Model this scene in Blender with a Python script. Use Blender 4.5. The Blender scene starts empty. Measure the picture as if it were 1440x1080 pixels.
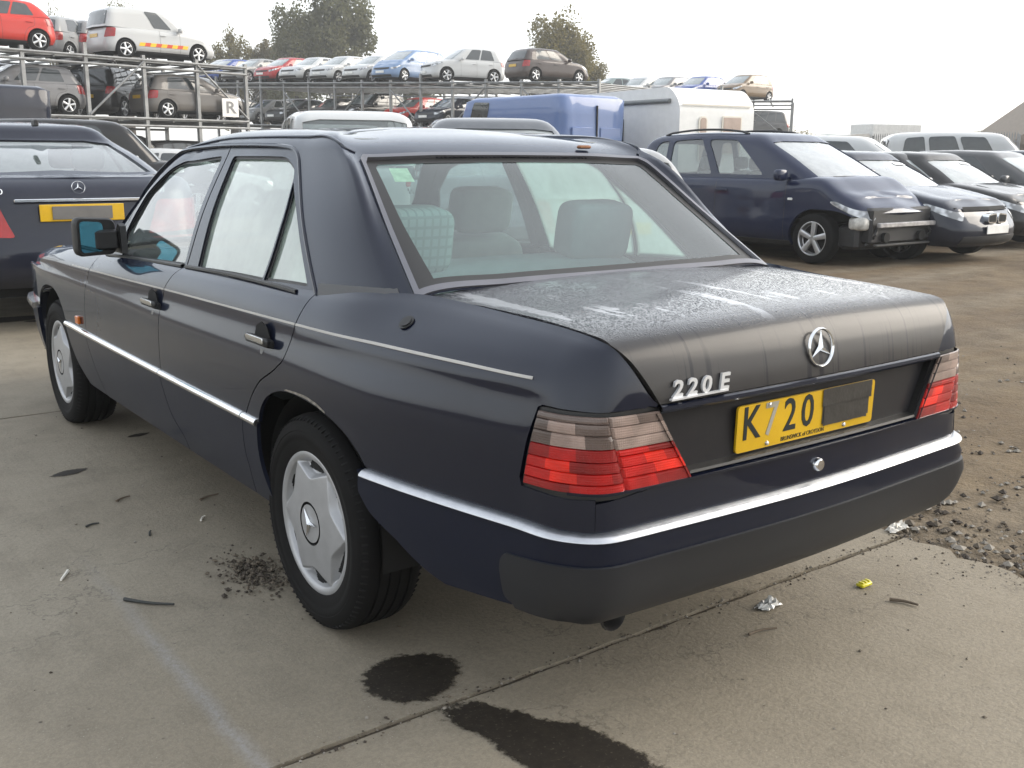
import bpy, math, random
import numpy as np
from mathutils import Vector, Matrix, geometry
rnd = random.Random(7)
SC = bpy.context.scene
COL = SC.collection
PI = math.pi
A = np.array

# ------------------------------------------------------------------ objects
def link(o, parent=None):
    COL.objects.link(o)
    if parent is not None: o.parent = parent
    return o
def tag(o, label=None, cat=None, group=None, kind=None):
    if label: o['label'] = label
    if cat: o['category'] = cat
    if group: o['group'] = group
    if kind: o['kind'] = kind
    return o
def thing(name, label, cat, loc=(0, 0, 0), rz=0.0, group=None):
    o = bpy.data.objects.new(name, None)
    o.empty_display_size = .1
    link(o); o.location = loc; o.rotation_euler = (0, 0, rz)
    return tag(o, label, cat, group)
def copy_tree(o, parent=None):
    c = o.copy(); COL.objects.link(c)
    if parent is not None: c.parent = parent
    for ch in list(o.children): copy_tree(ch, c)
    return c

class MB:
    """collects faces; build() links them as one mesh object"""
    def __init__(s): s.V = []; s.F = []; s.M = []; s.N = []; s.n = 0; s.custom = False
    def add(s, V, F, m=0, N=None):
        V = np.asarray(V, float).reshape(-1, 3); b = s.n
        s.V.append(V); s.n += len(V)
        for k, f in enumerate(F):
            s.F.append([b + i for i in f]); s.M.append(m if np.ndim(m) == 0 else m[k])
            s.N.append(None if N is None else N[k])
        if N is not None: s.custom = True
        return s
    def box(s, c, d, m=0, R=None, bev=0.0):
        x, y, z = A(d) / 2.0
        if bev <= 0:
            V = A([[a * x, b * y, e * z] for e in (-1, 1) for b in (-1, 1) for a in (-1, 1)])
            F = [(0, 2, 3, 1), (4, 5, 7, 6), (0, 1, 5, 4), (2, 6, 7, 3), (0, 4, 6, 2), (1, 3, 7, 5)]
        else:
            r = min(bev, x * .45, y * .45, z * .9); q = []
            for zz, k in ((-z, 1), (-z + r, 0), (z - r, 0), (z, 1)):
                e = r if k else 0
                X, Y = x - e, y - e; c2 = r
                q.append([(-X + c2, -Y, zz), (X - c2, -Y, zz), (X, -Y + c2, zz), (X, Y - c2, zz), (X - c2, Y, zz), (-X + c2, Y, zz), (-X, Y - c2, zz), (-X, -Y + c2, zz)])
            V = A(q).reshape(-1, 3); F = [tuple(range(7, -1, -1)), tuple(range(24, 32))]
            for k in range(3):
                for i in range(8):
                    j = (i + 1) % 8; F.append((k * 8 + i, k * 8 + j, k * 8 + 8 + j, k * 8 + 8 + i))
        if R is not None: V = V @ A(R).T
        return s.add(V + A(c), F, m)
    def tube(s, pts, r, n=8, m=0, cap=True):
        pts = A(pts, ); k = len(pts); rr = np.full(k, r) if np.ndim(r) == 0 else A(r)
        V = []; up = A([0, 0, 1.0])
        for i in range(k):
            t = pts[min(i + 1, k - 1)] - pts[max(i - 1, 0)]; t = t / (np.linalg.norm(t) + 1e-12)
            a = np.cross(t, up if abs(t[2]) < .9 else A([1.0, 0, 0])); a /= np.linalg.norm(a); b = np.cross(a, t)
            for j in range(n):
                w = 2 * PI * j / n; V.append(pts[i] + rr[i] * (a * math.cos(w) + b * math.sin(w)))
        F = []
        for i in range(k - 1):
            for j in range(n):
                q = (j + 1) % n; F.append((i * n + j, i * n + q, i * n + n + q, i * n + n + j))
        if cap: F += [tuple(range(n))[::-1], tuple(range((k - 1) * n, k * n))]
        F = [f[::-1] for f in F]
        return s.add(V, F, m)
    def lathe(s, prof, n=32, m=0, axis=0, c=(0, 0, 0), flip=False):
        """prof: list of (along axis, radius); axis 0 = x"""
        V = []
        for a, r in prof:
            for j in range(n):
                w = 2 * PI * j / n; q = [a, r * math.cos(w), r * math.sin(w)]
                V.append(q if axis == 0 else ([q[1], q[0], q[2]] if axis == 1 else [q[1], q[2], q[0]]))
        F = []
        for i in range(len(prof) - 1):
            for j in range(n):
                q = (j + 1) % n; F.append((i * n + j, i * n + q, i * n + n + q, i * n + n + j))
        if flip: F = [f[::-1] for f in F]
        mm = m if np.ndim(m) == 0 else [m[i // n] for i in range(len(F))]
        return s.add(A(V) + A(c), F, mm)
    def prism(s, poly, h0, h1, m=0, fr=None):
        """poly 2D; extruded along w; fr=(origin,ex,ey,ez)"""
        o, ex, ey, ez = fr if fr else ((0, 0, 0), (1, 0, 0), (0, 1, 0), (0, 0, 1))
        o, ex, ey, ez = map(lambda q: A(q, float), (o, ex, ey, ez)); n = len(poly)
        V = [o + p[0] * ex + p[1] * ey + h * ez for h in (h0, h1) for p in poly]
        F = [tuple(range(n))[::-1], tuple(range(n, 2 * n))] + [(i, (i + 1) % n, n + (i + 1) % n, n + i) for i in range(n)]
        if np.dot(np.cross(ex, ey), ez) * (h1 - h0) * area2(poly) < 0: F = [f[::-1] for f in F]
        return s.add(V, F, m)
    def grid(s, P, m=0, flip=False):
        P = np.asarray(P); a, b = P.shape[:2]; F = []
        for i in range(a - 1):
            for j in range(b - 1):
                f = (i * b + j, i * b + j + 1, i * b + b + j + 1, i * b + b + j); F.append(f[::-1] if flip else f)
        return s.add(P.reshape(-1, 3), F, m)
    def mirrored(s, fx=-1):
        o = MB(); o.n = s.n; o.custom = s.custom
        o.V = [v * A([fx, 1, 1]) for v in s.V]; o.F = [f[::-1] for f in s.F]; o.M = list(s.M)
        o.N = [None if q is None else (np.asarray(q)[::-1] * A([fx, 1, 1])) for q in s.N]
        return o
    def join(s, o):
        b = s.n; s.V += o.V; s.n += o.n; s.F += [[b + i for i in f] for f in o.F]; s.M += o.M; s.N += o.N; s.custom |= o.custom
        return s
    def xform(s, f):
        s.V = [f(v) for v in s.V]; return s
    def mesh(s, name, mats, ang=38, smooth=True):
        me = bpy.data.meshes.new(name)
        V = np.concatenate(s.V) if s.V else np.zeros((0, 3))
        me.from_pydata(V.tolist(), [], s.F)
        for q in (mats if isinstance(mats, (list, tuple)) else [mats]): me.materials.append(q)
        me.polygons.foreach_set('material_index', A(s.M, dtype=np.int32))
        if smooth:
            me.polygons.foreach_set('use_smooth', np.ones(len(s.F), bool))
            me.update()
            if s.custom:
                ns = []
                for f, N in zip(s.F, s.N):
                    if N is None:
                        p = V[f]; n = np.zeros(3)
                        for i in range(len(f)): n += np.cross(p[i], p[(i + 1) % len(f)])
                        n /= (np.linalg.norm(n) + 1e-12); ns += [n] * len(f)
                    else: ns += list(N)
                me.normals_split_custom_set([tuple(q) for q in ns])
            else: me.set_sharp_from_angle(angle=math.radians(ang))
        me.update()
        return me
    def build(s, name, mats, parent=None, ang=38, smooth=True):
        return link(bpy.data.objects.new(name, s.mesh(name, mats, ang, smooth)), parent)
def area2(p):
    return sum(p[i][0] * p[(i + 1) % len(p)][1] - p[(i + 1) % len(p)][0] * p[i][1] for i in range(len(p)))

# ------------------------------------------------------------------ 2D helpers
def spl(pts, n=8, closed=False):
    """Catmull-Rom through 2D/3D points"""
    P = A(pts, ); k = len(P); out = []
    rng = range(k if closed else k - 1)
    for i in rng:
        if closed: p0, p1, p2, p3 = P[(i - 1) % k], P[i], P[(i + 1) % k], P[(i + 2) % k]
        else: p0, p1, p2, p3 = P[max(i - 1, 0)], P[i], P[i + 1], P[min(i + 2, k - 1)]
        for j in range(n):
            t = j / n
            out.append(.5 * ((2 * p1) + (-p0 + p2) * t + (2 * p0 - 5 * p1 + 4 * p2 - p3) * t * t + (-p0 + 3 * p1 - 3 * p2 + p3) * t ** 3))
    if not closed: out.append(P[-1])
    return [tuple(q) for q in out]
def rpoly(pts, r, n=5):
    """polygon with rounded corners; r number or list"""
    P = [A(p, float) for p in pts]; k = len(P); out = []
    for i in range(k):
        p0, p1, p2 = P[i - 1], P[i], P[(i + 1) % k]; rr = r if np.ndim(r) == 0 else r[i]
        a, b = p0 - p1, p2 - p1; la, lb = np.linalg.norm(a), np.linalg.norm(b)
        d = min(rr, la * .48, lb * .48)
        if d < 1e-5: out.append(tuple(p1)); continue
        q0, q1 = p1 + a / la * d, p1 + b / lb * d
        for j in range(n + 1):
            t = j / n; out.append(tuple((1 - t) ** 2 * q0 + 2 * t * (1 - t) * p1 + t * t * q1))
    return out
def dens(p, st):
    out = []
    for i in range(len(p)):
        a, b = A(p[i], float), A(p[(i + 1) % len(p)], float); n = max(1, int(math.ceil(np.linalg.norm(b - a) / st)))
        for j in range(n): out.append(a + (b - a) * j / n)
    q = [out[0]]
    for o in out[1:]:
        if np.linalg.norm(o - q[-1]) > 1e-5: q.append(o)
    if np.linalg.norm(q[0] - q[-1]) < 1e-5: q.pop()
    return A(q)
def shrink(p, g):
    p = A(p); s = 1 if area2(p) > 0 else -1
    d = np.roll(p, -1, 0) - p; d /= (np.linalg.norm(d, axis=1, keepdims=True) + 1e-12)
    nn = np.stack([-d[:, 1], d[:, 0]], 1) * s; a = nn + np.roll(nn, 1, 0); a /= np.maximum(np.linalg.norm(a, axis=1, keepdims=True), .5)
    c = np.maximum((a * nn).sum(1, keepdims=True), .4)
    return p + a * g / c
def inside(pt, poly):
    x, y = pt[:, 0], pt[:, 1]; r = np.zeros(len(pt), bool); q = np.roll(poly, 1, 0)
    for (ax, ay), (bx, by) in zip(poly, q):
        c = (ay > y) != (by > y)
        if c.any(): r[c] ^= x[c] < (bx - ax) * (y[c] - ay) / (by - ay) + ax
    return r
def pchip(x, y, q):
    x = A(x, float); y = np.asarray(y, float); h = np.diff(x); d = np.diff(y, axis=0) / h.reshape(-1, *([1] * (y.ndim - 1)))
    m = np.zeros_like(y)
    if len(x) > 2:
        w = (h[:-1] / (h[:-1] + h[1:])).reshape(-1, *([1] * (y.ndim - 1)))
        m[1:-1] = d[:-1] * (1 - w) + d[1:] * w
        lim = 3 * np.minimum(np.abs(d[:-1]), np.abs(d[1:]))
        m[1:-1] = np.where(d[:-1] * d[1:] > 0, np.clip(m[1:-1], -lim, lim), 0) * .7 + m[1:-1] * .3
    m[0], m[-1] = d[0], d[-1]
    q = np.asarray(q, float); i = np.clip(np.searchsorted(x, q) - 1, 0, len(x) - 2)
    sh = (-1, *([1] * (y.ndim - 1))); t = ((q - x[i]) / h[i]).reshape(sh); H = h[i].reshape(sh)
    return (2 * t**3 - 3 * t**2 + 1) * y[i] + (t**3 - 2 * t**2 + t) * H * m[i] + (-2 * t**3 + 3 * t**2) * y[i + 1] + (t**3 - t**2) * H * m[i + 1]

# ------------------------------------------------------------------ lofted surface
class Loft:
    def __init__(s, us, vs, P, du=.012, dv=.008, blur=(2, 2)):
        P = np.asarray(P, float)
        s.U = np.linspace(us[0], us[-1], int((us[-1] - us[0]) / du) + 1); s.V = np.linspace(vs[0], vs[-1], int((vs[-1] - vs[0]) / dv) + 1)
        T = pchip(us, P, s.U); T = pchip(vs, T.swapaxes(0, 1), s.V).swapaxes(0, 1)
        for ax in (0, 1):
            for _ in range(blur[ax]):
                T = T.swapaxes(0, ax) if ax else T
                B = T.copy(); B[1:-1] = .25 * T[:-2] + .5 * T[1:-1] + .25 * T[2:]
                T = B.swapaxes(0, ax) if ax else B
        s.T = T; gu = np.gradient(T, s.U, axis=0); gv = np.gradient(T, s.V, axis=1)
        N = np.cross(gv, gu); N[..., 0] *= np.clip(np.abs(T[..., 0]) / .09, 0, 1); s.N = N / (np.linalg.norm(N, axis=2, keepdims=True) + 1e-12); s.gu, s.gv = gu, gv
    def _b(s, G, u, v):
        fu = np.clip((np.asarray(u) - s.U[0]) / (s.U[1] - s.U[0]), 0, len(s.U) - 1.001); fv = np.clip((np.asarray(v) - s.V[0]) / (s.V[1] - s.V[0]), 0, len(s.V) - 1.001)
        i, j = fu.astype(int), fv.astype(int); a, b = (fu - i)[:, None], (fv - j)[:, None]
        return G[i, j] * (1 - a) * (1 - b) + G[i + 1, j] * a * (1 - b) + G[i, j + 1] * (1 - a) * b + G[i + 1, j + 1] * a * b
    def pt(s, u, v): return s._b(s.T, np.atleast_1d(u), np.atleast_1d(v))
    def nr(s, u, v):
        n = s._b(s.N, np.atleast_1d(u), np.atleast_1d(v)); return n / (np.linalg.norm(n, axis=1, keepdims=True) + 1e-12)
    def inv(s, tg, ax=(1, 2), ur=(-1e9, 1e9), vr=(-1e9, 1e9)):
        iu = np.where((s.U >= ur[0]) & (s.U <= ur[1]))[0]; iv = np.where((s.V >= vr[0]) & (s.V <= vr[1]))[0]
        G = s.T[iu[0]:iu[-1] + 1, iv[0]:iv[-1] + 1][:, :, list(ax)]; out = []
        for t in np.asarray(tg, float):
            d = ((G - t) ** 2).sum(2); k = np.unravel_index(d.argmin(), d.shape); u, v = s.U[iu[0] + k[0]], s.V[iv[0] + k[1]]
            for _ in range(3):
                p = s.pt(u, v)[0][list(ax)]; J = np.stack([s._b(s.gu, A([u]), A([v]))[0][list(ax)], s._b(s.gv, A([u]), A([v]))[0][list(ax)]], 1)
                if abs(np.linalg.det(J)) < 1e-3: break
                st = np.linalg.solve(J, t - p); st *= min(1, .05 / (np.abs(st).max() + 1e-9))
                u, v = np.clip(u + st[0], s.U[0], s.U[-1]), np.clip(v + st[1], s.V[0], s.V[-1])
            out.append((u, v))
        return out

def panel(L, outline, holes=(), step=.035, off=0.0, flange=.012, gap=0.0, m=0, mf=None, hflange=None, noflange=None, nfall=False, bst=None, offn=None):
    """sheet cut out of a loft: outline/holes in (u,v); returns MB"""
    bst = bst or step * .6
    O = dens(outline, bst)
    if area2(O) < 0: O = O[::-1]
    if gap: O = shrink(O, gap)
    HS = []
    for h in holes:
        h = dens(h, bst)
        if area2(h) < 0: h = h[::-1]
        HS.append(h)
    loops = [O] + HS; pts = np.concatenate(loops); edges = []; b = 0
    for l in loops:
        edges += [(b + i, b + (i + 1) % len(l)) for i in range(len(l))]; b += len(l)
    lo, hi = O.min(0), O.max(0)
    gx, gy = np.meshgrid(np.arange(lo[0] + step * .5, hi[0], step), np.arange(lo[1] + step * .5, hi[1], step))
    g = np.stack([gx.ravel(), gy.ravel()], 1)
    if len(g):
        k = inside(g, O)
        for h in HS: k &= ~inside(g, h)
        g = g[k]
        if len(g):
            d = np.sqrt(((g[:, None] - pts[None]) ** 2).sum(2)).min(1); g = g[d > step * .45]
    allp = np.concatenate([pts, g]) if len(g) else pts
    r = geometry.delaunay_2d_cdt([Vector(p) for p in allp], edges, [], 0, 1e-7)
    P2 = A([tuple(q) for q in r[0]]); T = A(r[2], dtype=int)
    c = P2[T].mean(1); k = inside(c, O)
    for h in HS: k &= ~inside(c, h)
    T = T[k]; p = P2[T]; ar = (p[:, 1, 0] - p[:, 0, 0]) * (p[:, 2, 1] - p[:, 0, 1]) - (p[:, 2, 0] - p[:, 0, 0]) * (p[:, 1, 1] - p[:, 0, 1])
    T[ar < 0] = T[ar < 0][:, ::-1]; T = T[:, ::-1][np.abs(ar) > 1e-10]
    n3 = L.nr(P2[:, 0], P2[:, 1]); v3 = L.pt(P2[:, 0], P2[:, 1]) + n3 * (off if offn is None else offn(P2)[:, None])
    mb = MB(); mb.add(v3, [tuple(t) for t in T], m, [n3[t] for t in T])
    if flange:
        for li, l in enumerate(loops):
            n = L.nr(l[:, 0], l[:, 1]); a = L.pt(l[:, 0], l[:, 1]) + n * (off if offn is None else offn(l)[:, None])
            fl = flange if li == 0 or hflange is None else hflange
            if not fl: continue
            bk = a - n * fl; k = len(l); F = []
            for i in range(k):
                if noflange is not None and (li == 0 or nfall) and noflange(l[i], l[(i + 1) % k]): continue
                F.append((i, k + i, k + (i + 1) % k, (i + 1) % k) if li == 0 else ((i + 1) % k, k + (i + 1) % k, k + i, i))
            F = [f[::-1] for f in F]
            mb.add(np.concatenate([a, bk]), F, m if mf is None else mf)
    return mb

def text_mesh(body, size, ext=.001, sx=1.0, shear=0.0, bold=0.0, sp=1.0):
    cu = bpy.data.curves.new('lettering', 'FONT'); cu.body = body; cu.size = size; cu.extrude = ext; cu.align_x = 'CENTER'; cu.align_y = 'CENTER'
    cu.shear = shear; cu.offset = bold; cu.space_character = sp; cu.resolution_u = 3
    o = bpy.data.objects.new('lettering', cu); COL.objects.link(o); dg = bpy.context.evaluated_depsgraph_get()
    me = bpy.data.meshes.new_from_object(o.evaluated_get(dg)); bpy.data.objects.remove(o)
    V = np.zeros(len(me.vertices) * 3); me.vertices.foreach_get('co', V); V = V.reshape(-1, 3) * A([sx, 1, 1])
    return V, [tuple(p.vertices) for p in me.polygons]
def add_text(mb, body, o, ex, ey, size, m=0, **k):
    V, F = text_mesh(body, size, **k); ex, ey = A(ex, float), A(ey, float); ez = np.cross(ex, ey)
    mb.add(A(o) + V[:, :1] * ex + V[:, 1:2] * ey + V[:, 2:] * ez, F, m)

# ------------------------------------------------------------------ materials
MATS = {}
def nodes(name):
    m = bpy.data.materials.new(name); m.use_nodes = True; nt = m.node_tree; nt.nodes.clear()
    return m, nt, nt.nodes.new('ShaderNodeOutputMaterial')
def N(nt, t, **k):
    n = nt.nodes.new(t)
    for a, b in k.items():
        if a in n.inputs.keys(): n.inputs[a].default_value = b
        else: setattr(n, a, b)
    return n
def noise(nt, scale, detail=4, rough=.55, co=None, dist=0):
    n = N(nt, 'ShaderNodeTexNoise'); n.inputs['Scale'].default_value = scale; n.inputs['Detail'].default_value = detail; n.inputs['Roughness'].default_value = rough; n.inputs['Distortion'].default_value = dist
    if co is not None: nt.links.new(co, n.inputs['Vector'])
    return n.outputs['Fac']
def coord(nt, sc=(1, 1, 1), kind='Object', rot=(0, 0, 0), loc=(0, 0, 0)):
    t = N(nt, 'ShaderNodeTexCoord'); mp = N(nt, 'ShaderNodeMapping'); mp.inputs['Scale'].default_value = sc; mp.inputs['Rotation'].default_value = rot; mp.inputs['Location'].default_value = loc
    nt.links.new(t.outputs[kind], mp.inputs['Vector']); return mp.outputs['Vector']
def ramp(nt, f, stops):
    r = N(nt, 'ShaderNodeValToRGB'); e = r.color_ramp.elements
    while len(e) < len(stops): e.new(.5)
    for q, (p, c) in zip(e, stops): q.position = p; q.color = (c, c, c, 1) if np.ndim(c) == 0 else (*c, 1)
    nt.links.new(f, r.inputs['Fac']); return r.outputs['Color']
def mix(nt, f, a, b):
    n = N(nt, 'ShaderNodeMix', data_type='RGBA')
    for s, q in ((n.inputs[0], f), (n.inputs[6], a), (n.inputs[7], b)):
        if isinstance(q, bpy.types.NodeSocket): nt.links.new(q, s)
        else: s.default_value = q if np.ndim(q) == 0 else (*q, 1) if len(q) == 3 else q
    return n.outputs[2]
def mth(nt, op, a, b=0.0, cl=False):
    n = N(nt, 'ShaderNodeMath', operation=op); n.use_clamp = cl
    for s, q in zip(n.inputs, (a, b)):
        if isinstance(q, bpy.types.NodeSocket): nt.links.new(q, s)
        else: s.default_value = q
    return n.outputs[0]
def bump(nt, h, st=.3, d=.01, n0=None):
    b = N(nt, 'ShaderNodeBump'); b.inputs['Strength'].default_value = st; b.inputs['Distance'].default_value = d; nt.links.new(h, b.inputs['Height'])
    if n0 is not None: nt.links.new(n0, b.inputs['Normal'])
    return b.outputs['Normal']
def prin(nt, out, **k):
    p = N(nt, 'ShaderNodeBsdfPrincipled')
    for a, b in k.items():
        s = p.inputs[a]
        if isinstance(b, bpy.types.NodeSocket): nt.links.new(b, s)
        else: s.default_value = (*b, 1) if np.ndim(b) == 1 and len(b) == 3 and s.type == 'RGBA' else b
    if out is not None: nt.links.new(p.outputs[0], out.inputs['Surface'])
    return p
def simple(name, col, rough=.5, metal=0.0, coat=0.0, var=.12, nsc=6.0, bmp=0.0, bsc=60.0, spec=.5):
    if name in MATS: return MATS[name]
    m, nt, out = nodes(name); co = coord(nt)
    f = noise(nt, nsc, 5, .6, co); c = mix(nt, ramp(nt, f, [(.3, 0), (.7, 1)]), A(col) * (1 - var), np.minimum(A(col) * (1 + var), 1))
    k = {}
    if bmp: k['Normal'] = bump(nt, noise(nt, bsc, 3, .6, co), bmp, .004)
    r = mth(nt, 'ADD', mth(nt, 'MULTIPLY', f, .16), rough - .08)
    prin(nt, out, **{'Base Color': c, 'Roughness': r, 'Metallic': metal, 'Coat Weight': coat, 'Coat Roughness': .08, 'Specular IOR Level': spec}, **k)
    MATS[name] = m; return m
def car_paint(name, col, dirt=.25, rough=.32, coat=.7, dirtcol=(.20, .185, .16), croug=.06, tint=(1, 1, 1)):
    """clear-coated paint under a thin film of road dust"""
    if name in MATS: return MATS[name]
    m, nt, out = nodes(name); co = coord(nt)
    n1 = noise(nt, 2.6, 6, .62, co); n2 = noise(nt, 24, 4, .6, co); z = N(nt, 'ShaderNodeSeparateXYZ'); nt.links.new(co, z.inputs[0])
    low = ramp(nt, z.outputs['Z'], [(.15, 1), (.62, .12)])
    d = mth(nt, 'MULTIPLY', mth(nt, 'ADD', mth(nt, 'MULTIPLY', n1, .6), mth(nt, 'MULTIPLY', n2, .4)), mth(nt, 'ADD', low, .55))
    d = mth(nt, 'MULTIPLY', d, dirt, True)
    c = mix(nt, d, col, dirtcol)
    r = mth(nt, 'ADD', mth(nt, 'MULTIPLY', n1, .14), rough - .05)
    cr = mth(nt, 'ADD', mth(nt, 'MULTIPLY', n1, .05), croug - .02, True)
    prin(nt, out, **{'Base Color': c, 'Roughness': r, 'Coat Weight': mth(nt, 'SUBTRACT', coat, mth(nt, 'MULTIPLY', d, .8), True), 'Coat Roughness': cr, 'Specular IOR Level': .10, 'Coat Tint': tint})
    MATS[name] = m; return m
def glass(name, tint=(.8, .9, .88), trans=.8, haze=.1, hazecol=(.6, .66, .66), rough=.02, k=1.0):
    """single pane: fresnel reflection over tinted see-through, with a film of grime"""
    if name in MATS: return MATS[name]
    m, nt, out = nodes(name)
    tr = N(nt, 'ShaderNodeBsdfTransparent'); tr.inputs['Color'].default_value = (*(A(tint) * trans), 1)
    gl = N(nt, 'ShaderNodeBsdfGlossy'); gl.inputs['Roughness'].default_value = rough; gl.inputs['Color'].default_value = (1, 1, 1, 1)
    df = N(nt, 'ShaderNodeBsdfDiffuse'); df.inputs['Color'].default_value = (*hazecol, 1)
    tl = N(nt, 'ShaderNodeBsdfTranslucent'); tl.inputs['Color'].default_value = (*hazecol, 1)
    hz = N(nt, 'ShaderNodeMixShader'); hz.inputs[0].default_value = .5; nt.links.new(df.outputs[0], hz.inputs[1]); nt.links.new(tl.outputs[0], hz.inputs[2])
    co = coord(nt); f = noise(nt, 5, 5, .6, co)
    h = mth(nt, 'MULTIPLY', mth(nt, 'ADD', f, .5), haze, True)
    a = N(nt, 'ShaderNodeMixShader'); nt.links.new(h, a.inputs[0]); nt.links.new(tr.outputs[0], a.inputs[1]); nt.links.new(hz.outputs[0], a.inputs[2])
    lw = N(nt, 'ShaderNodeLayerWeight'); lw.inputs['Blend'].default_value = .5
    fr = mth(nt, 'ADD', mth(nt, 'MULTIPLY', mth(nt, 'POWER', lw.outputs['Facing'], 4.6), .9 * k), .075 * k, True)
    b = N(nt, 'ShaderNodeMixShader'); nt.links.new(fr, b.inputs[0]); nt.links.new(a.outputs[0], b.inputs[1]); nt.links.new(gl.outputs[0], b.inputs[2])
    nt.links.new(b.outputs[0], out.inputs['Surface']); MATS[name] = m; return m
# ================================================================== the dark saloon
PAINT = car_paint('midnight_blue_paint', (.0026, .0040, .0125), dirt=.10, rough=.36, coat=.85, dirtcol=(.07, .066, .064), croug=.022, tint=(.72, .84, 1))
CLAD = car_paint('blue_grey_cladding_paint', (.0042, .0062, .0165), dirt=.14, rough=.46, coat=.5, dirtcol=(.06, .06, .064), croug=.11, tint=(.72, .84, 1))
RUBBER = simple('black_bumper_rubber', (.0115, .0128, .0165), .50, bmp=.05, bsc=400)
SEAL = simple('black_seal_rubber', (.008, .008, .008), .45)
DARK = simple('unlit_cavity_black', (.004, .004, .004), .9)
CHROME = simple('bright_trim_metal', (.78, .79, .80), .16, metal=1.0, var=.04)
STRIPC = simple('weathered_bright_strip', (.46, .47, .49), .34, metal=1.0, var=.12, nsc=30)
TRIMGREY = simple('satin_window_trim', (.16, .16, .175), .34, metal=.8, var=.1)
TYRE = simple('tyre_rubber', (.0042, .004, .0039), .82, var=.35, nsc=9, bmp=.15, bsc=220, spec=.22)
HUBCAP = simple('silver_wheel_trim_paint', (.36, .365, .375), .40, metal=.45, var=.08, nsc=18)
PLASTIC = simple('black_plastic', (.006, .006, .0065), .5)
W_L = [.22, .27, .36, .46, .56, .66, .76]
VS = [0, .06, .15, .25, .35, .45, .55, .632, .655, .70, .78]
def hero_lower():
    ys = [3.45, 3.2, 2.8, 2.3, 1.7, 1.1, .5, .05, -.2, -.35, -.5, -.66, -.86]
    X0 = [.80, .835, .858, .868, .872, .872, .870, .868, .861, .848, .826, .795, .750]
    zc = [.765, .795, .822, .833, .845, .856, .866, .873, .875, .876, .876, .875, .872]
    xc = [.768, .812, .840, .853, .854, .846, .842, .838, .828, .812, .794, .768, .726]
    ex = [.69, .72, .735, .755, .800, .797, .790, .770, .735, .672, .640, .625, .616]
    ez = [.815, .85, .885, .915, .925, .940, .952, .966, .985, .993, .986, .978, .969]
    ins = [.085, .05, .022, .007, 0, 0, .005]
    rows, us = [], []
    for i, y in enumerate(ys):
        f = 1 if y < -.8 else 1
        r = [(-(X0[i] - ins[k]), y, W_L[k]) for k in range(7)]
        r.append((-(xc[i] * .88 + (X0[i] - .006) * .12), y, zc[i] - .026)); r.append((-xc[i], y, zc[i]))
        mx, mz = xc[i] * .5 + ex[i] * .5, zc[i] * .5 + ez[i] * .5; dx, dz = xc[i] - ex[i], ez[i] - zc[i]; l = math.hypot(dx, dz)
        r.append((-(mx + dz / l * .010), y, mz + dx / l * .010)); r.append((-ex[i], y, ez[i])); rows.append(r); us.append(y)
    def low(x, y, nx, ny):   # lower levels at the tail, tucked in along (nx,ny)
        return [(-(x - nx * q), y + ny * q, z) for q, z in zip((.10, .07, .035, .012, 0), (.34, .37, .41, .48, .56))]
    def rear(x4, y4, nx, ny, up): return low(x4, y4, nx, ny) + [(-a, b, c) for a, b, c in up]
    R = [(-1.0, rear(.722, -.985, .8, .6, [(.716, -.982, .66), (.708, -.978, .76), (.700, -.974, .83), (.690, -.968, .872), (.658, -.962, .925), (.617, -.962, .958)])),
         (-1.072, rear(.672, -1.038, .3, .95, [(.668, -1.034, .66), (.664, -1.030, .76), (.660, -1.028, .812), (.652, -1.022, .862), (.636, -1.013, .910), (.611, -1.003, .945)])),
         (-1.135, rear(.60, -1.047, 0, 1, [(.60, -1.044, .66), (.60, -1.041, .76), (.60, -1.040, .803), (.596, -1.037, .842), (.590, -1.034, .872), (.581, -1.030, .898)])),
         (-1.205, rear(.53, -1.051, 0, 1, [(.53, -1.049, .66), (.53, -1.046, .76), (.53, -1.046, .800), (.529, -1.046, .808), (.528, -1.046, .815), (.526, -1.046, .822)])),
         (-1.295, rear(.44, -1.056, 0, 1, [(.44, -1.055, .66), (.44, -1.052, .74), (.44, -1.051, .790), (.44, -1.051, .800), (.44, -1.051, .81), (.44, -1.051, .82)])),
         (-1.735, rear(0, -1.072, 0, 1, [(0, -1.070, .66), (0, -1.068, .74), (0, -1.066, .790), (0, -1.066, .800), (0, -1.066, .81), (0, -1.066, .82)]))]
    R.append((-2.175, [(-p[0], p[1], p[2]) for p in R[-2][1]]))
    for u, r in R: rows.append(r); us.append(u)
    rows, us = rows[::-1], us[::-1]
    Fr = [(3.66, .735, 3.63, .66, 3.52), (3.84, .58, 3.73, .52, 3.60), (4.45, 0, 3.80, 0, 3.66)]
    for u, x, y, xt, yt in Fr:
        r = []
        for k in range(11):
            t = max(0, k - 5) / 5.0; q = (.10, .06, .02, 0, 0, 0)[k] if k < 6 else 0
            z = (.24, .28, .36, .46, .56, .64, .70, .735, .755, .785, .81)[k]
            r.append((-(x * (1 - t) + xt * t) * (1 - q * .5), (y * (1 - t) + yt * t) - q, z))
        rows.append(r); us.append(u)
    return Loft(us, VS, rows, blur=(5, 2))
LB = hero_lower()
def lidz(x, y):  # deck height
    t = pchip([-1.05, -.97, -.85, -.6, -.3], [.978, .984, .992, 1.002, 1.008], [y])[0]
    return t - .021 * (x / .62) ** 2
def sd(pts, ur=(-.98, 3.5), vr=(0, .78), L=None): return (L or LB).inv(pts, (1, 2), ur, vr)

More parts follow.
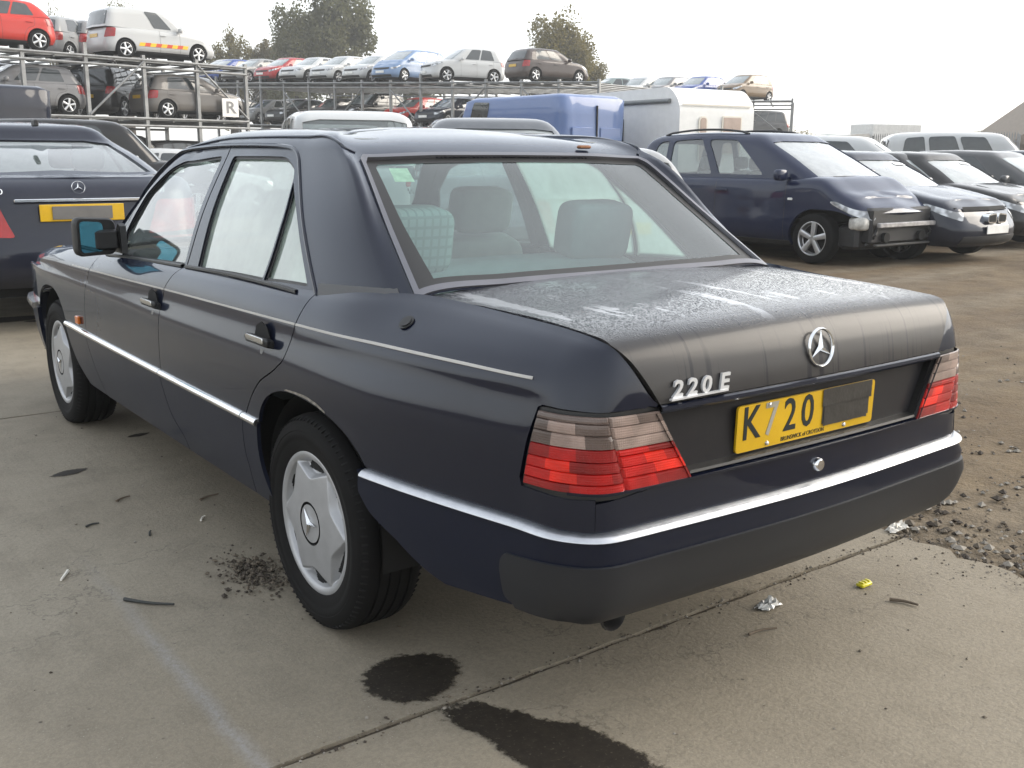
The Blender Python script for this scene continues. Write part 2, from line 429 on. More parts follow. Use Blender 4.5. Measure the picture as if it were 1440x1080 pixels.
ARCH_R = [(.235, .295), (.262, .37), (.278, .45), (.270, .52), (.257, .573), (.232, .613), (.19, .647), (.126, .673), (.05, .685), (-.04, .684), (-.13, .674), (-.21, .655), (-.27, .63), (-.316, .60), (-.345, .57)]
ARCH_RB = [(-.328, .560), (-.369, .50), (-.433, .435), (-.50, .388), (-.565, .355), (-.62, .338)]
ARCH_F = [(3.17, .295), (3.165, .42), (3.15, .50), (3.125, .56), (3.085, .61), (3.02, .655), (2.93, .682), (2.82, .693), (2.71, .688), (2.62, .66), (2.545, .605), (2.505, .55), (2.465, .47), (2.40, .39), (2.33, .335), (2.27, .295)]
GAP_R = [(.385, .295), (.378, .38), (.388, .43), (.386, .49), (.374, .539), (.344, .58), (.303, .631), (.24, .685), (.165, .722), (.118, .75), (.088, .775), (.066, .832), (.052, .873), (.040, .93), (.030, .966)]
GAP_B = [(.975, .295), (.99, .345), (1.076, .416), (1.13, .52), (1.136, .556), (1.136, .68), (1.13, .79), (1.118, .857), (1.085, .90), (1.04, .94)]
GAP_F = [(2.0, .295), (2.03, .36), (2.10, .47), (2.135, .557), (2.13, .68), (2.105, .78), (2.07, .839), (2.05, .88), (2.04, .922)]
SZ = .553   # height of the side strip
def below(p): return [q for q in spl(p, 4) if q[1] <= SZ]
def above(p): return [q for q in spl(p, 4) if q[1] >= SZ]
def cut(p, lo):   # ordered bottom to top; clipped exactly at the strip
    p = spl(p, 4); k = [i for i in range(len(p) - 1) if (p[i][1] - SZ) * (p[i + 1][1] - SZ) <= 0][0]
    a, b = p[k], p[k + 1]; t = (SZ - a[1]) / (b[1] - a[1] + 1e-9); x = (a[0] + (b[0] - a[0]) * t, SZ)
    return p[:k + 1] + [x] if lo else [x] + p[k + 1:]
def edge(y0, y1, n=14, v=.777): return [(y0 + (y1 - y0) * i / n, v) for i in range(n + 1)]   # already (u,v)
hero = thing('saloon_car', 'dark blue four-door saloon with yellow K720 plate, parked in front on concrete', 'car')
def both(mb, name, mat, parent, side=None):
    """left and right copies of a left-hand part"""
    l = mb.build(name, mat, parent[0] if isinstance(parent, tuple) else parent); r = mb.mirrored().build(name, mat, parent[1] if isinstance(parent, tuple) else parent)
    return l, r
def sym(mb, name, mat, parent): return mb.join(mb.mirrored()).build(name, mat, parent)
G = .0022
def P_(o, **k):
    k.setdefault('gap', G); return panel(LB, o, **k)

# doors -----------------------------------------------------------------------
rd = sd(cut(GAP_R, False)) + edge(.030, 1.035) + sd(cut(GAP_B, False)[::-1])
fd = sd(cut(GAP_B, False)) + edge(1.045, 2.04) + sd(cut(GAP_F, False)[::-1])
rdoor = both(P_(rd), 'door', PAINT, hero); fdoor = both(P_(fd), 'door', PAINT, hero)
rl = sd(cut(GAP_R, True)[::-1]) + [(y, 0.085) for y in np.linspace(.42, .94, 8)] + sd(cut(GAP_B, True))
fl = sd(cut(GAP_B, True)[::-1]) + [(y, 0.085) for y in np.linspace(1.02, 1.96, 10)] + sd(cut(GAP_F, True))
both(P_(rl, off=.005), 'lower_cladding', CLAD, rdoor); both(P_(fl, off=.005), 'lower_cladding', CLAD, fdoor)
# quarter panel with the corner over the tail lamp ------------------------------
TL_T, TL_B = .812, .650
top = edge(-1.205, .030, 40, .779)
tlo = LB.inv([(-.526, TL_T + .006), (-.56, TL_T + .006), (-.60, TL_T + .006), (-.64, TL_T + .006)], (0, 2), (-1.3, -1.05)) + LB.inv([(-.985, TL_T + .007), (-.95, TL_T + .008), (-.905, TL_T + .010), (-.893, TL_T + .004)], (1, 2), (-1.03, 0))
qa = cut(ARCH_R, False)
q_out = top + sd(cut(GAP_R, False)[::-1]) + sd(qa) + sd([(-.40, SZ), (-.6, SZ), (-.80, SZ)]) + [(-.86, .345), (-1.0, .345), (-1.062, .345), (-1.062, .430), (-1.0, .428), (-.94, .430), (-.868, .432)] + sd([(-.862, .66), (-.878, .75)]) + tlo[::-1]
quarter = both(P_(q_out, step=.03), 'rear_quarter_panel', PAINT, hero)
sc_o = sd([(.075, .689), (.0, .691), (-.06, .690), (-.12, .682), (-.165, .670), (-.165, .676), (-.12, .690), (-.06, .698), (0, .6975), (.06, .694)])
panel(LB, sc_o, step=.02, off=.0012, flange=.0).build('arch_highlight_scuff', simple('highlight_scuffed_metal', (.22, .205, .18), .45, metal=.3, var=.6, nsc=60), quarter[0])  # lip highlight and chipped paint, both painted as one pale strip
ql = sd(cut(GAP_R, True)[::-1]) + [(.36, .085), (.25, .085)] + sd(cut(ARCH_R, True))
both(P_(ql, off=.005), 'rear_sill_panel', CLAD, hero)
# front wing -------------------------------------------------------------------
af = spl(ARCH_F, 4)
ia = [i for i, q in enumerate(af) if q[1] > SZ]
fw = sd(cut(GAP_F, False)) + edge(2.04, 3.45) + [(3.66, .777), (3.70, .6), (3.70, .36)] + sd([(3.4, SZ), (3.2, SZ)]) + sd(af[ia[0]:ia[-1] + 1])
both(P_(fw), 'front_wing', PAINT, hero)
flw = sd(cut(GAP_F, True)[::-1]) + sd([q for q in af if q[1] < SZ and q[0] < 2.8])[::-1]
both(P_(flw, off=.005), 'wing_cladding', CLAD, hero)
fb = sd([q for q in af if q[1] < SZ and q[0] > 2.8][::-1]) + [(3.4, .085), (3.66, .085), (4.0, .085), (4.45, .085), (4.45, .345), (4.0, .345), (3.66, .345), (3.4, .345)]
fbm = panel(LB, fb, off=.012, flange=.02, noflange=lambda a, b: a[0] > 4.44 and b[0] > 4.44)
fbump = sym(fbm, 'front_bumper', CLAD, hero)
def sweep(u0, u1, sec, n=80, u_off=None):
    """section (out,v) swept along the loft; sec list -> grid"""
    us = np.linspace(u0, u1, n); rows = []
    for o, v in sec:
        vv = np.full(n, v); rows.append(LB.pt(us, vv) + LB.nr(us, vv) * o)
    mb = MB(); mb.grid(np.stack(rows, 1)[::1], 0, flip=False)
    P0 = np.stack(rows, 1); k = len(sec)
    mb.add(P0[0], [tuple(range(k))[::-1]], 0); mb.add(P0[-1], [tuple(range(k))], 0)
    return mb
vS = LB.inv([(1.7, SZ)], (1, 2))[0][1]
def strip(u0, u1, n=30, w=.0105): return sweep(u0, u1, [(-.002, vS - w), (.010, vS - w), (.015, vS - w * .45), (.0155, vS), (.0125, vS + w * .6), (.008, vS + w), (-.002, vS + w * 1.1)], n)
both(strip(.378, 1.133), 'side_moulding', CHROME, rdoor); both(strip(1.139, 2.132), 'side_moulding', CHROME, fdoor)
both(strip(.268, .372, 6).join(MB()), 'side_moulding', CHROME, quarter)
both(strip(2.138, 2.49, 8), 'wing_moulding', CHROME, hero)
sym(sweep(3.16, 4.45, [(.0, .33), (.03, .33), (.035, .345), (.03, .36), (0, .362)], 60), 'chrome_strip', CHROME, fbump)
# pinstripe --------------------------------------------------------------------
def pin(u0, u1, n=30):
    v = .6565; return sweep(u0, u1, [(.0003, v - .0028), (.0012, v - .0022), (.0012, v + .0022), (.0003, v + .0028)], n)
PIN = simple('pale_pinstripe', (.40, .385, .36), .4)
both(pin(.056, 1.115), 'pinstripe', PIN, rdoor); both(pin(1.122, 2.062), 'pinstripe', PIN, fdoor); both(pin(-.868, .050), 'pinstripe', PIN, quarter); both(pin(2.072, 2.36, 8), 'pinstripe', PIN, hero)

def vzL(u, z):
    col = LB._b(LB.T, np.full(len(LB.V), u), LB.V)[:, 2]; k = LB.V < .6; return float(np.interp(z, col[k], LB.V[k]))
# rear bumper ------------------------------------------------------------------
vb0 = .012
bc = [(u, .336) for u in np.linspace(-1.735, -.345, 50)] + sd(spl(ARCH_RB, 4)) + [(u, vzL(u, .338 + .022 * min(1, (-.62 - u) / .3))) for u in np.linspace(-.66, -1.735, 40)]
cvo = lambda p: .012 + .019 * np.clip((.336 - p[:, 1]) / .030, 0, 1) ** .7 * np.clip((p[:, 1] - .20) / .06, 0, 1)
rbm = panel(LB, bc, off=0, offn=cvo, flange=.04, step=.02, noflange=lambda a, b: a[0] < -1.73 and b[0] < -1.73)
rbump = sym(rbm, 'rear_bumper', CLAD, hero)
rb = rpoly([(-1.735, .284), (-.835, .284), (-.842, vzL(-.842, .385))], [0, .022, .03])[:-1] + [(u, vzL(u, .378)) for u in np.linspace(-.87, -1.735, 40)]
rbo = lambda p: .050 - .007 * np.clip((.20 - p[:, 1]) / .12, 0, 1) ** 1.5 - .013 * np.clip((p[:, 1] - .250) / .034, 0, 1) ** 1.3
rub = panel(LB, rb, off=0, offn=rbo, flange=.034, step=.02, noflange=lambda a, b: a[0] < -1.73 and b[0] < -1.73)
sym(rub, 'rubber_insert', RUBBER, rbump)
sym(sweep(-1.735, -.352, [(-.004, .338), (.019, .338), (.0245, .342), (.0225, .3475), (.014, .3535), (.002, .3565), (-.004, .3565)], 120), 'chrome_strip', STRIPC, rbump)
# lower tail panel under the lid --------------------------------------------------
vT = lambda z: float(LB.inv([(-.3, z)], (0, 2), (-1.735, -1.2))[0][1])
tp = [(-1.735, vT(.648)), (-1.29, vT(.648)), (-1.2, vT(.645)), (-1.0608, vT(.630)), (-1.0608, .345), (-1.4, .345), (-1.735, .345)]
tail = sym(panel(LB, tp, off=-.001, flange=.02, noflange=lambda a, b: a[0] < -1.73 and b[0] < -1.73), 'tail_panel', PAINT, hero)
lipm = MB()
xs = np.linspace(-.70, .70, 60)
def ring_at(x, z, off=0):
    return None
us = np.concatenate([np.linspace(-1.0, -1.735, 60)])
def ringline(us, v, o): return LB.pt(us, np.full(len(us), v)) + LB.nr(us, np.full(len(us), v)) * o
vl = vT(.650); rows = [ringline(us, vl - .004 - .0 , .000), ringline(us, vl - .003, .008), ringline(us, vl + .003, .009), ringline(us, vl + .006, -.03)]
lipm.grid(np.stack(rows, 1), flip=False)
sym(lipm, 'tail_lip', PAINT, tail)

# boot lid ---------------------------------------------------------------------
GL = [(.700, -.345), (.660, -.40), (.628, -.55), (.613, -.75), (.615, -.95)]   # deck gap line (x,y)
ptop = [(-.325, 1.006), (-.45, 1.005), (-.6, 1.001), (-.75, .996), (-.85, .991), (-.93, .985), (-.975, .976), (-1.008, .962), (-1.033, .938), (-1.048, .905), (-1.056, .87), (-1.060, .845), (-1.062, .822)]
pd = [0]
for a, b in zip(ptop[:-1], ptop[1:]): pd.append(pd[-1] + math.dist(a, b))
def hero_lid():
    xs = np.linspace(-.72, .72, 25); rows = []
    for x in xs:
        k = (x / .62) ** 2
        r = []
        for i, (y, z) in enumerate(ptop):
            f = min(1, max(0, (-.93 - y) / .12))
            r.append((x, y + k * .016 * f, z - k * (.021 * (1 - f) + .006 * f) * min(1, (z - .82) / .1 + .0)))
        rows.append(r)
    L = Loft(list(xs), pd, rows, blur=(1, 3)); L.N *= -1; L.N *= np.sign((L.N * A([0, -.5, 1])).sum(2, keepdims=True)); return L
LL = hero_lid()
def lidx(v):   # half width of the lid at arc v
    y, z = pchip(pd, A(ptop), [v])[0]
    return float(np.interp(v, [0, .075, .22, .42, .62, .68, .70, .72, pd[-1]], [.705, .660, .628, .613, .614, .618, .611, .600, .524]))
lv = [0, .03, .075, .15, .22, .32, .42, .52, .60, .64, .66, .68, .70, .72, .75, .78, pd[-1] - .002]
half = [(-lidx(v), v) for v in lv]
lid_o = half + [(-x, v) for x, v in half[::-1]]
DECK = None
def deck_mat():
    m, nt, out = nodes('wet_beaded_lid_paint'); co = coord(nt)
    sep = N(nt, 'ShaderNodeSeparateXYZ'); nt.links.new(co, sep.inputs[0])
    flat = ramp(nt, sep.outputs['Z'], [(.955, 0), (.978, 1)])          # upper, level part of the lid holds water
    vo = N(nt, 'ShaderNodeTexVoronoi'); vo.inputs['Scale'].default_value = 230; nt.links.new(coord(nt, (1, .75, 1)), vo.inputs['Vector'])
    vo2 = N(nt, 'ShaderNodeTexVoronoi'); vo2.inputs['Scale'].default_value = 95; nt.links.new(coord(nt, (1.0, .8, 1)), vo2.inputs['Vector'])
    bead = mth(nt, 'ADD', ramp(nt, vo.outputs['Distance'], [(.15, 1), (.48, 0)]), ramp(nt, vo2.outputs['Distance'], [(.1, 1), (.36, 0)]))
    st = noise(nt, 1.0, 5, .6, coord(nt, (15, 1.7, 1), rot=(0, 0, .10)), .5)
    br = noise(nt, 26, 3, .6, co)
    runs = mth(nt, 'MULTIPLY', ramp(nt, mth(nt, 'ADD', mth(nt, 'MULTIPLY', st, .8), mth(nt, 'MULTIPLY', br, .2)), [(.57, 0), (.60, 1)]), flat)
    b = bump(nt, mth(nt, 'MULTIPLY', bead, mth(nt, 'MULTIPLY', flat, mth(nt, 'SUBTRACT', 1.0, runs, True))), .55, .0035)
    # dust on the near-vertical tail, washed off in narrow runs
    w = noise(nt, 1.0, 3, .5, coord(nt, (55, 3, 1.0)), .2); wash = ramp(nt, w, [(.55, 0), (.60, 1)])
    n1 = noise(nt, 5, 5, .6, co)
    wash = mth(nt, 'MULTIPLY', wash, ramp(nt, noise(nt, 3.0, 2, .5, coord(nt, (2, 1, 1))), [(.42, 0), (.55, 1)]))
    du = mth(nt, 'MULTIPLY', mth(nt, 'SUBTRACT', 1, flat), mth(nt, 'MULTIPLY', mth(nt, 'SUBTRACT', 1.0, wash, True), mth(nt, 'ADD', mth(nt, 'MULTIPLY', n1, .40), .26)), True)
    c = mix(nt, du, (.0024, .0032, .0080), (.056, .052, .047))
    c = mix(nt, mth(nt, 'MULTIPLY', flat, mth(nt, 'ADD', mth(nt, 'MULTIPLY', runs, .55), .04)), c, (.34, .35, .365))  # sky reflection of the water runs painted pale into the base colour
    prin(nt, out, **{'Base Color': c, 'Roughness': mth(nt, 'ADD', mth(nt, 'MULTIPLY', flat, -.2), .45), 'Coat Weight': mth(nt, 'ADD', mth(nt, 'MULTIPLY', flat, .65), .30, True), 'Coat Roughness': mth(nt, 'SUBTRACT', .20, mth(nt, 'MULTIPLY', flat, .08)), 'Coat IOR': 1.5, 'Normal': b, 'Coat Normal': b, 'Specular IOR Level': .15})
    return m
DECK = deck_mat()
lid = panel(LL, lid_o, step=.03, flange=.014, gap=.0015).build('boot_lid', DECK, hero)
# lip over the plate recess and the recess itself
def facey(x, z): # lid/tail face
    return -1.062 + .016 * (x / .62) ** 2
m_ = MB(); X = np.linspace(-.524, .524, 40); rows = []
for dy, z in ((.0, .8235), (-.006, .820), (-.007, .812), (-.002, .806), (.035, .803)): rows.append(A([(x, facey(x, z) + dy, z) for x in X]))
m_.grid(np.stack(rows, 1), flip=True)
m_.build('lid_lip', PAINT, lid)
rec = [(-.522, .806), (.522, .806), (.425, .655), (-.425, .655)]
m_ = MB(); rows = []
for t in np.linspace(0, 1, 8):
    z = .808 - t * .156; h = .524 - .10 * t; rows.append(A([(x, facey(x, z) + .030 - .010 * t, z) for x in np.linspace(-h, h, 30)]))
m_.grid(np.stack(rows, 1), flip=True)
for s in (-1, 1):   # recess side returns
    a = A([(s * (.524 - .10 * t), facey(.5, 0) + .030 - .010 * t, .808 - t * .156) for t in np.linspace(0, 1, 6)]); b = a + A([s * .014, -.033, 0])
    m_.grid(np.stack([a, b], 1), flip=s < 0)
m_.build('plate_recess', car_paint('dusty_recess_paint', (.004, .0046, .008), dirt=.42, rough=.5, coat=.4, dirtcol=(.085, .078, .068), croug=.15), lid)
m_ = MB(); X = np.linspace(-.43, .43, 30); rows = []
for dy, z in ((.026, .668), (.0, .664), (-.002, .658), (.03, .655)): rows.append(A([(x, facey(x, z) + dy, z) for x in X]))
m_.grid(np.stack(rows, 1), flip=True); m_.build('lid_edge', SEAL, lid)
# tail lamps -------------------------------------------------------------------
def lens(name, col, rough=.12, glow=.0, ribs=900):
    m, nt, out = nodes(name); co = coord(nt, (1, 1, 1))
    w = N(nt, 'ShaderNodeTexWave'); w.inputs['Scale'].default_value = 60; w.bands_direction = 'Z'; nt.links.new(co, w.inputs['Vector'])
    w2 = N(nt, 'ShaderNodeTexWave'); w2.inputs['Scale'].default_value = 60; w2.bands_direction = 'X'; nt.links.new(co, w2.inputs['Vector'])
    h = mth(nt, 'ADD', w.outputs['Fac'], w2.outputs['Fac'])
    n1 = noise(nt, 14, 3, .5, co); c = mix(nt, ramp(nt, n1, [(.35, 0), (.65, 1)]), A(col) * .7, A(col) * 1.15)
    prin(nt, out, **{'Base Color': c, 'Roughness': .42, 'Coat Weight': .7, 'Coat Roughness': rough, 'Specular IOR Level': .2, 'Normal': bump(nt, h, .25, .002)})
    return m
L_RED, L_RED2, L_RED3 = lens('red_lens', (.40, .006, .005)), lens('bright_red_reflector', (.72, .020, .008)), lens('dim_red_lens', (.22, .005, .005))
L_SM, L_SM2, L_CLR = lens('smoked_indicator_lens', (.11, .080, .068)), lens('smoked_indicator_bulb', (.30, .22, .185)), lens('clear_reversing_lens', (.26, .195, .165))
vz = lambda u, z: float(LB.inv([(float(u), z)], (1, 2), (-1.04, 0))[0][1]) if u > -.99 else None
def v_at(u, z):
    col = LB._b(LB.T, np.full(len(LB.V), u), LB.V)[:, 2]; return float(np.interp(z, col[(LB.V > .25) & (LB.V < .70)], LB.V[(LB.V > .25) & (LB.V < .70)]))
def tl_inner(z): return -1.207 - (TL_T - z) / (TL_T - TL_B) * .098
def tl_outer(z): return -.906 + (TL_T - z) * .18
def tail_lamp():
    mb = MB()
    zo = [TL_T, .797, .773, .744, .717, .693, .669, TL_B]; zi = [TL_T, .791, .766, .741, .727, .703, .679, TL_B]
    # per band: (fraction across from the outer edge, material)
    cols = [[(.30, 4), (.58, 4), (.80, 6), (1, 4)], [(.12, 4), (.34, 5), (.58, 4), (.72, 5), (1, 6)], [(.16, 4), (.40, 5), (.58, 4), (1, 6)], [(.16, 2), (.34, 0), (.58, 2), (.80, 0), (1, 2)], [(.14, 0), (.30, 1), (.58, 2), (.76, 0), (.90, 1), (1, 0)], [(.18, 0), (.34, 1), (.52, 0), (.58, 2), (.80, 0), (1, 1)], [(.30, 2), (.58, 0), (.78, 0), (1, 2)]]
    for half, zb in ((0, zo), (1, zi)):
        a0, a1 = (0, .58) if half == 0 else (.58, 1); n = 30; T = np.linspace(a0, a1, n)
        for b in range(7):
            z1, z0 = zb[b], zb[b + 1]; rows = []; g_ = .0018
            for z, o in ((z1, .0025), (z1 - g_, .0062), ((z0 + z1) / 2, .0070), (z0 + g_, .0066), (z0, .0025)):
                uu = A([tl_outer(z) + (tl_inner(z) - tl_outer(z)) * t for t in T]); vv = A([v_at(u, z) for u in uu]); e = np.ones(n) * o; 
                if half == 0: e[-1] = .002
                else: e[0] = .002
                rows.append(LB.pt(uu, vv) + LB.nr(uu, vv) * e[:, None])
            P = np.stack(rows, 1); F, M = [], []; k = 5
            for i in range(n - 1):
                t = (T[i] + T[i + 1]) / 2; mi = [mm for f, mm in cols[b] if t <= f + 1e-9][0]
                for j in range(k - 1): F.append((i * k + j, i * k + j + 1, (i + 1) * k + j + 1, (i + 1) * k + j)); M.append(mi)
            mb.add(P.reshape(-1, 3), F, M); mb.add(P[0], [(0, 1, 2, 3, 4)], cols[b][0][1]); mb.add(P[-1], [(4, 3, 2, 1, 0)], cols[b][-1][1])
    return mb
tlm = tail_lamp()
tl = both(tlm, 'tail_lamp', [L_RED, L_RED2, L_RED3, L_RED, L_SM, L_SM2, L_CLR], hero)
# lamp surround
so = [(tl_outer(z) + .012, v_at(tl_outer(z) + .012, z)) for z in np.linspace(TL_B - .012, TL_T + .007, 8)]
si = [(tl_inner(z) - .010, v_at(tl_inner(z) - .01, z)) for z in np.linspace(TL_T + .007, TL_B - .012, 8)]
sb = [(u, v_at(u, TL_B - .016)) for u in np.linspace(tl_inner(TL_B) - .01, tl_outer(TL_B) + .012, 14)[1:-1]]
stp = [(u, v_at(u, TL_T + .008)) for u in np.linspace(tl_outer(TL_T) + .012, tl_inner(TL_T) - .01, 14)[1:-1]]
both(panel(LB, so + stp + si + sb, off=-.006, flange=.03, step=.03), 'lamp_surround', SEAL, tl)
# bits on the tail ----------------------------------------------------------------
def star(mb, o, ex, ey, R, m=0, ring=True, h=.005, w=.17):
    o, ex, ey = A(o, float), A(ex, float), A(ey, float); ez = np.cross(ex, ey)
    f = lambda x, y, z: o + ex * x + ey * y + ez * z
    if ring:
        n = 40; P = []
        for i in range(n + 1):
            a = 2 * PI * i / n; P.append([f(math.sin(a) * r, math.cos(a) * r, z) for r, z in ((R * .88, 0), (R * .90, h * .7), (R * .95, h), (R, h * .6), (R * 1.01, 0))])
        mb.grid(A(P), m, flip=True)
    for k in range(3):
        a = 2 * PI * k / 3; d = lambda r, s: (math.sin(a) * r + math.cos(a) * s, math.cos(a) * r - math.sin(a) * s)
        b = lambda r, t: (math.sin(a + t) * r, math.cos(a + t) * r)
        tip = d(R * .93, 0); l = b(R * w, -PI / 3); r = b(R * w, PI / 3)
        mb.add([f(*tip, h * .5), f(*l, 0), f(0, 0, h * 1.25), f(*r, 0), f(tip[0], tip[1], 0)], [(0, 2, 1), (0, 3, 2)], m)
m_ = MB(); star(m_, (0, -1.0545, .893), (1, 0, 0), (0, .12, 1), .047, h=.007); m_.build('star_emblem', CHROME, lid)
m_ = MB(); z0 = .852; bx = -.478
for i, ch in enumerate('220E'):
    xx = bx + (0, .042, .084, .139)[i]; y = facey(xx, z0) + .004 - .004
    add_text(m_, ch, (xx, y, z0), (1, 0, 0), (0, .03, 1), .050, ext=.003, sx=1.22, shear=.12, bold=.0013)
m_.box((bx + .062, facey(bx + .062, .82) - .005, .834), (.176, .008, .004), 0, A([[1, .018 * 0, 0], [0, 1, 0], [0, 0, 1]]))
m_.build('model_badge', simple('bright_badge_silver', (.62, .63, .64), .30, metal=.35, var=.03), lid)
m_ = MB(); m_.lathe([(0, .017), (.012, .016), (.016, .013)], 24, 0, axis=1); m_.lathe([(.016, .013), (.017, .0)], 24, 0, axis=1); m_.xform(lambda v: v * A([1, -1, 1]) + A([0, -1.066, .606])); m_.F = [f[::-1] for f in m_.F]
m_.build('boot_lock', CHROME, tail)
# number plate
pl = MB(); PC = A([-.012, -1.046, .727]); tilt = A([0, -.02, 1.0]); ex = A([1, 0, 0]); ey = tilt / np.linalg.norm(tilt); ez = np.cross(ex, ey)
pl.prism(rpoly([(-.26, -.0555), (.26, -.0555), (.26, .0555), (-.26, .0555)], .01), -.006, 0, 0, (PC, ex, ey, ez))
YEL = simple('yellow_plate', (.56, .34, .008), .32, var=.1, coat=.4); INK = simple('black_plate_ink', (.006, .012, .014), .4); PALE = simple('worn_pale_character', (.30, .28, .23), .4); TAPE = simple('dark_adhesive_tape', (.040, .038, .035), .34, bmp=.5, bsc=26)
plate = pl.build('number_plate', YEL, hero)
for ch, x in (('K', -.212), ('2', -.074), ('0', -.008)):
    tx = MB(); add_text(tx, ch, PC + ex * x + ey * .008 + ez * .0006, ex, ey, .112, ext=.0006, sx=.88, bold=.0012); tx.build('plate_character', INK, plate)
tx = MB(); add_text(tx, '7', PC + ex * -.143 + ey * .008 + ez * .0006, ex, ey, .112, ext=.0006, sx=.88, bold=.0012); tx.build('plate_character', PALE, plate)['label'] = 'pale worn 7'
tx = MB(); add_text(tx, 'BRUNSWICK of CROYDON', PC + ex * -.02 + ey * -.0455 + ez * .0005, ex, ey, .0150, ext=.0004, sx=.9); tx.build('dealer_lettering', INK, plate)
tp_ = MB(); n = 14
for x0, x1, y0, y1, h in ((.050, .238, -.030, .052, .0012), (.046, .245, .014, .057, .0021), (.055, .230, -.036, .012, .0028)):
    X, Y = np.meshgrid(np.linspace(x0, x1, n), np.linspace(y0, y1, 6), indexing='ij'); P = [[PC + ex * (X[i, j] + rnd.uniform(-.002, .002) * (j in (0, 5))) + ey * (Y[i, j] + rnd.uniform(-.0015, .0015) * (i in (0, n - 1))) + ez * (h + rnd.uniform(0, .0012)) for j in range(6)] for i in range(n)]
    tp_.grid(A(P), flip=True)
tp_.build('covering_tape', TAPE, plate, ang=20)
for x, y in ((-.152, .047), (-.152, -.046), (.142, -.046)):
    sc_ = MB(); sc_.lathe([(0, .006), (.003, .005), (.0045, 0)], 10, 0, axis=1); sc_.V = [v * A([1, -1, 1]) + PC + ex * x + ey * y for v in sc_.V]; sc_.F = [f[::-1] for f in sc_.F]
    sc_.build('plate_screw', CHROME, plate)
# ------------------------------------------------------------------ greenhouse of the saloon
def hero_top():
    S = [(0.0, (0, -.352, .988), (0, .155, 1.327), (0, .192, 1.346), (0, .24, 1.366), (0, .50, 1.408), (0, .75, 1.426)),
         (.37, (.40, -.345, .990), (.34, .158, 1.325), (.34, .195, 1.344), (.33, .242, 1.363), (.25, .50, 1.402), (0, .76, 1.426)),
         (.61, (.69, -.337, .968), (.562, .163, 1.322), (.553, .193, 1.337), (.535, .235, 1.356), (.36, .50, 1.396), (0, .77, 1.427)),
         (.675, (.730, -.365, .905), (.613, .140, 1.328), (.603, .19, 1.346), (.577, .245, 1.370), (.40, .52, 1.40), (0, .78, 1.427)),
         (.76, (.768, -.29, .875), (.617, .23, 1.335), (.606, .262, 1.360), (.573, .305, 1.388), (.385, .54, 1.412), (0, .785, 1.428)),
         (1.05, (.790, .033, .935), (.618, .452, 1.332), (.604, .465, 1.362), (.566, .475, 1.393), (.372, .62, 1.417), (0, .80, 1.429)),
         (1.45, (.793, .50, .944), (.620, .72, 1.335), (.604, .73, 1.365), (.562, .74, 1.397), (.365, .78, 1.42), (0, .82, 1.430)),
         (1.90, (.797, 1.033, .932), (.619, 1.04, 1.335), (.603, 1.04, 1.365), (.56, 1.04, 1.398), (.36, 1.04, 1.421), (0, 1.04, 1.431)),
         (2.32, (.800, 1.55, .915), (.628, 1.36, 1.318), (.606, 1.33, 1.352), (.565, 1.30, 1.387), (.36, 1.24, 1.415), (0, 1.2, 1.429)),
         (2.70, (.795, 2.06, .900), (.622, 1.575, 1.315), (.602, 1.505, 1.345), (.56, 1.45, 1.372), (.355, 1.37, 1.40), (0, 1.30, 1.424)),
         (2.79, (.74, 2.12, .91), (.575, 1.60, 1.325), (.558, 1.53, 1.352), (.53, 1.48, 1.373), (.35, 1.41, 1.398), (0, 1.36, 1.42)),
         (3.40, (0, 2.27, .93), (0, 1.64, 1.355), (0, 1.58, 1.38), (0, 1.54, 1.394), (0, 1.49, 1.406), (0, 1.40, 1.418))]
    rows, us = [], []
    for u, b, t, *r in S:
        b, t = A(b), A(t); m = b * .5 + t * .5
        if .7 < u < 2.75: m = m + A([.012, 0, .006])
        r = [A(q) for q in r]
        for k in (2, 3): x_, y_ = r[k][:2]; r[k][2] = 1.431 - .033 * (abs(x_) / .56) ** 2.2 - .066 * max(0, (.80 - y_) / .56) ** 2.2 - .05 * max(0, (y_ - 1.0) / .55) ** 2
        rows.append([(-p[0], p[1], p[2]) for p in (b, m, t, *r)]); us.append(u)
    return Loft(us, [0, .21, .42, .455, .50, .72, 1.02], rows, du=.008, dv=.006, blur=(3, 4))
LT = hero_top()
def st(pts, ur=(.70, 2.76), vr=(0, .47)): return LT.inv(pts, (1, 2), ur, vr)
GLS = glass('saloon_side_glass', (.84, .93, .90), .9, .10, (.62, .68, .66), k=1.6)
GLF = glass('fogged_side_glass', (.84, .96, .90), .95, .52, (.80, .92, .83), .04, k=1.6)
GLR = glass('grimy_rear_glass', (.62, .86, .84), .86, .12, (.44, .57, .56), .03, k=1.1)
GLW = glass('windscreen_glass', (.82, .92, .89), .82, .12, (.60, .66, .64))
frame_top = [(.028, .955), (.10, 1.018), (.20, 1.108), (.30, 1.196), (.40, 1.283), (.445, 1.322), (.485, 1.343), (.55, 1.355), (.75, 1.3605), (1.03, 1.361), (1.25, 1.356), (1.444, 1.345), (1.55, 1.322), (1.70, 1.225), (1.85, 1.095), (1.985, .965), (2.035, .915)]
ftop = spl(frame_top, 3)
hole_d = st(ftop) + [(2.66, .004), (2.3, .004), (1.9, .004), (1.45, .004), (1.07, .004)]
rg_o = [(-.0, .020), (.33, .018), (.585, .022), (.594, .20), (.600, .395), (.585, .418), (.33, .424), (0, .424)]
ws_o = [(2.80, .03), (3.2, .03), (3.40, .03), (3.40, .40), (3.2, .40), (2.80, .40)]
top_out = [(0, 0), (.3, 0), (.6, 0), (.70, 0), (1.0, 0), (1.5, 0), (2.0, 0), (2.72, 0), (3.4, 0), (3.4, .5), (3.4, 1.018), (0, 1.018)]
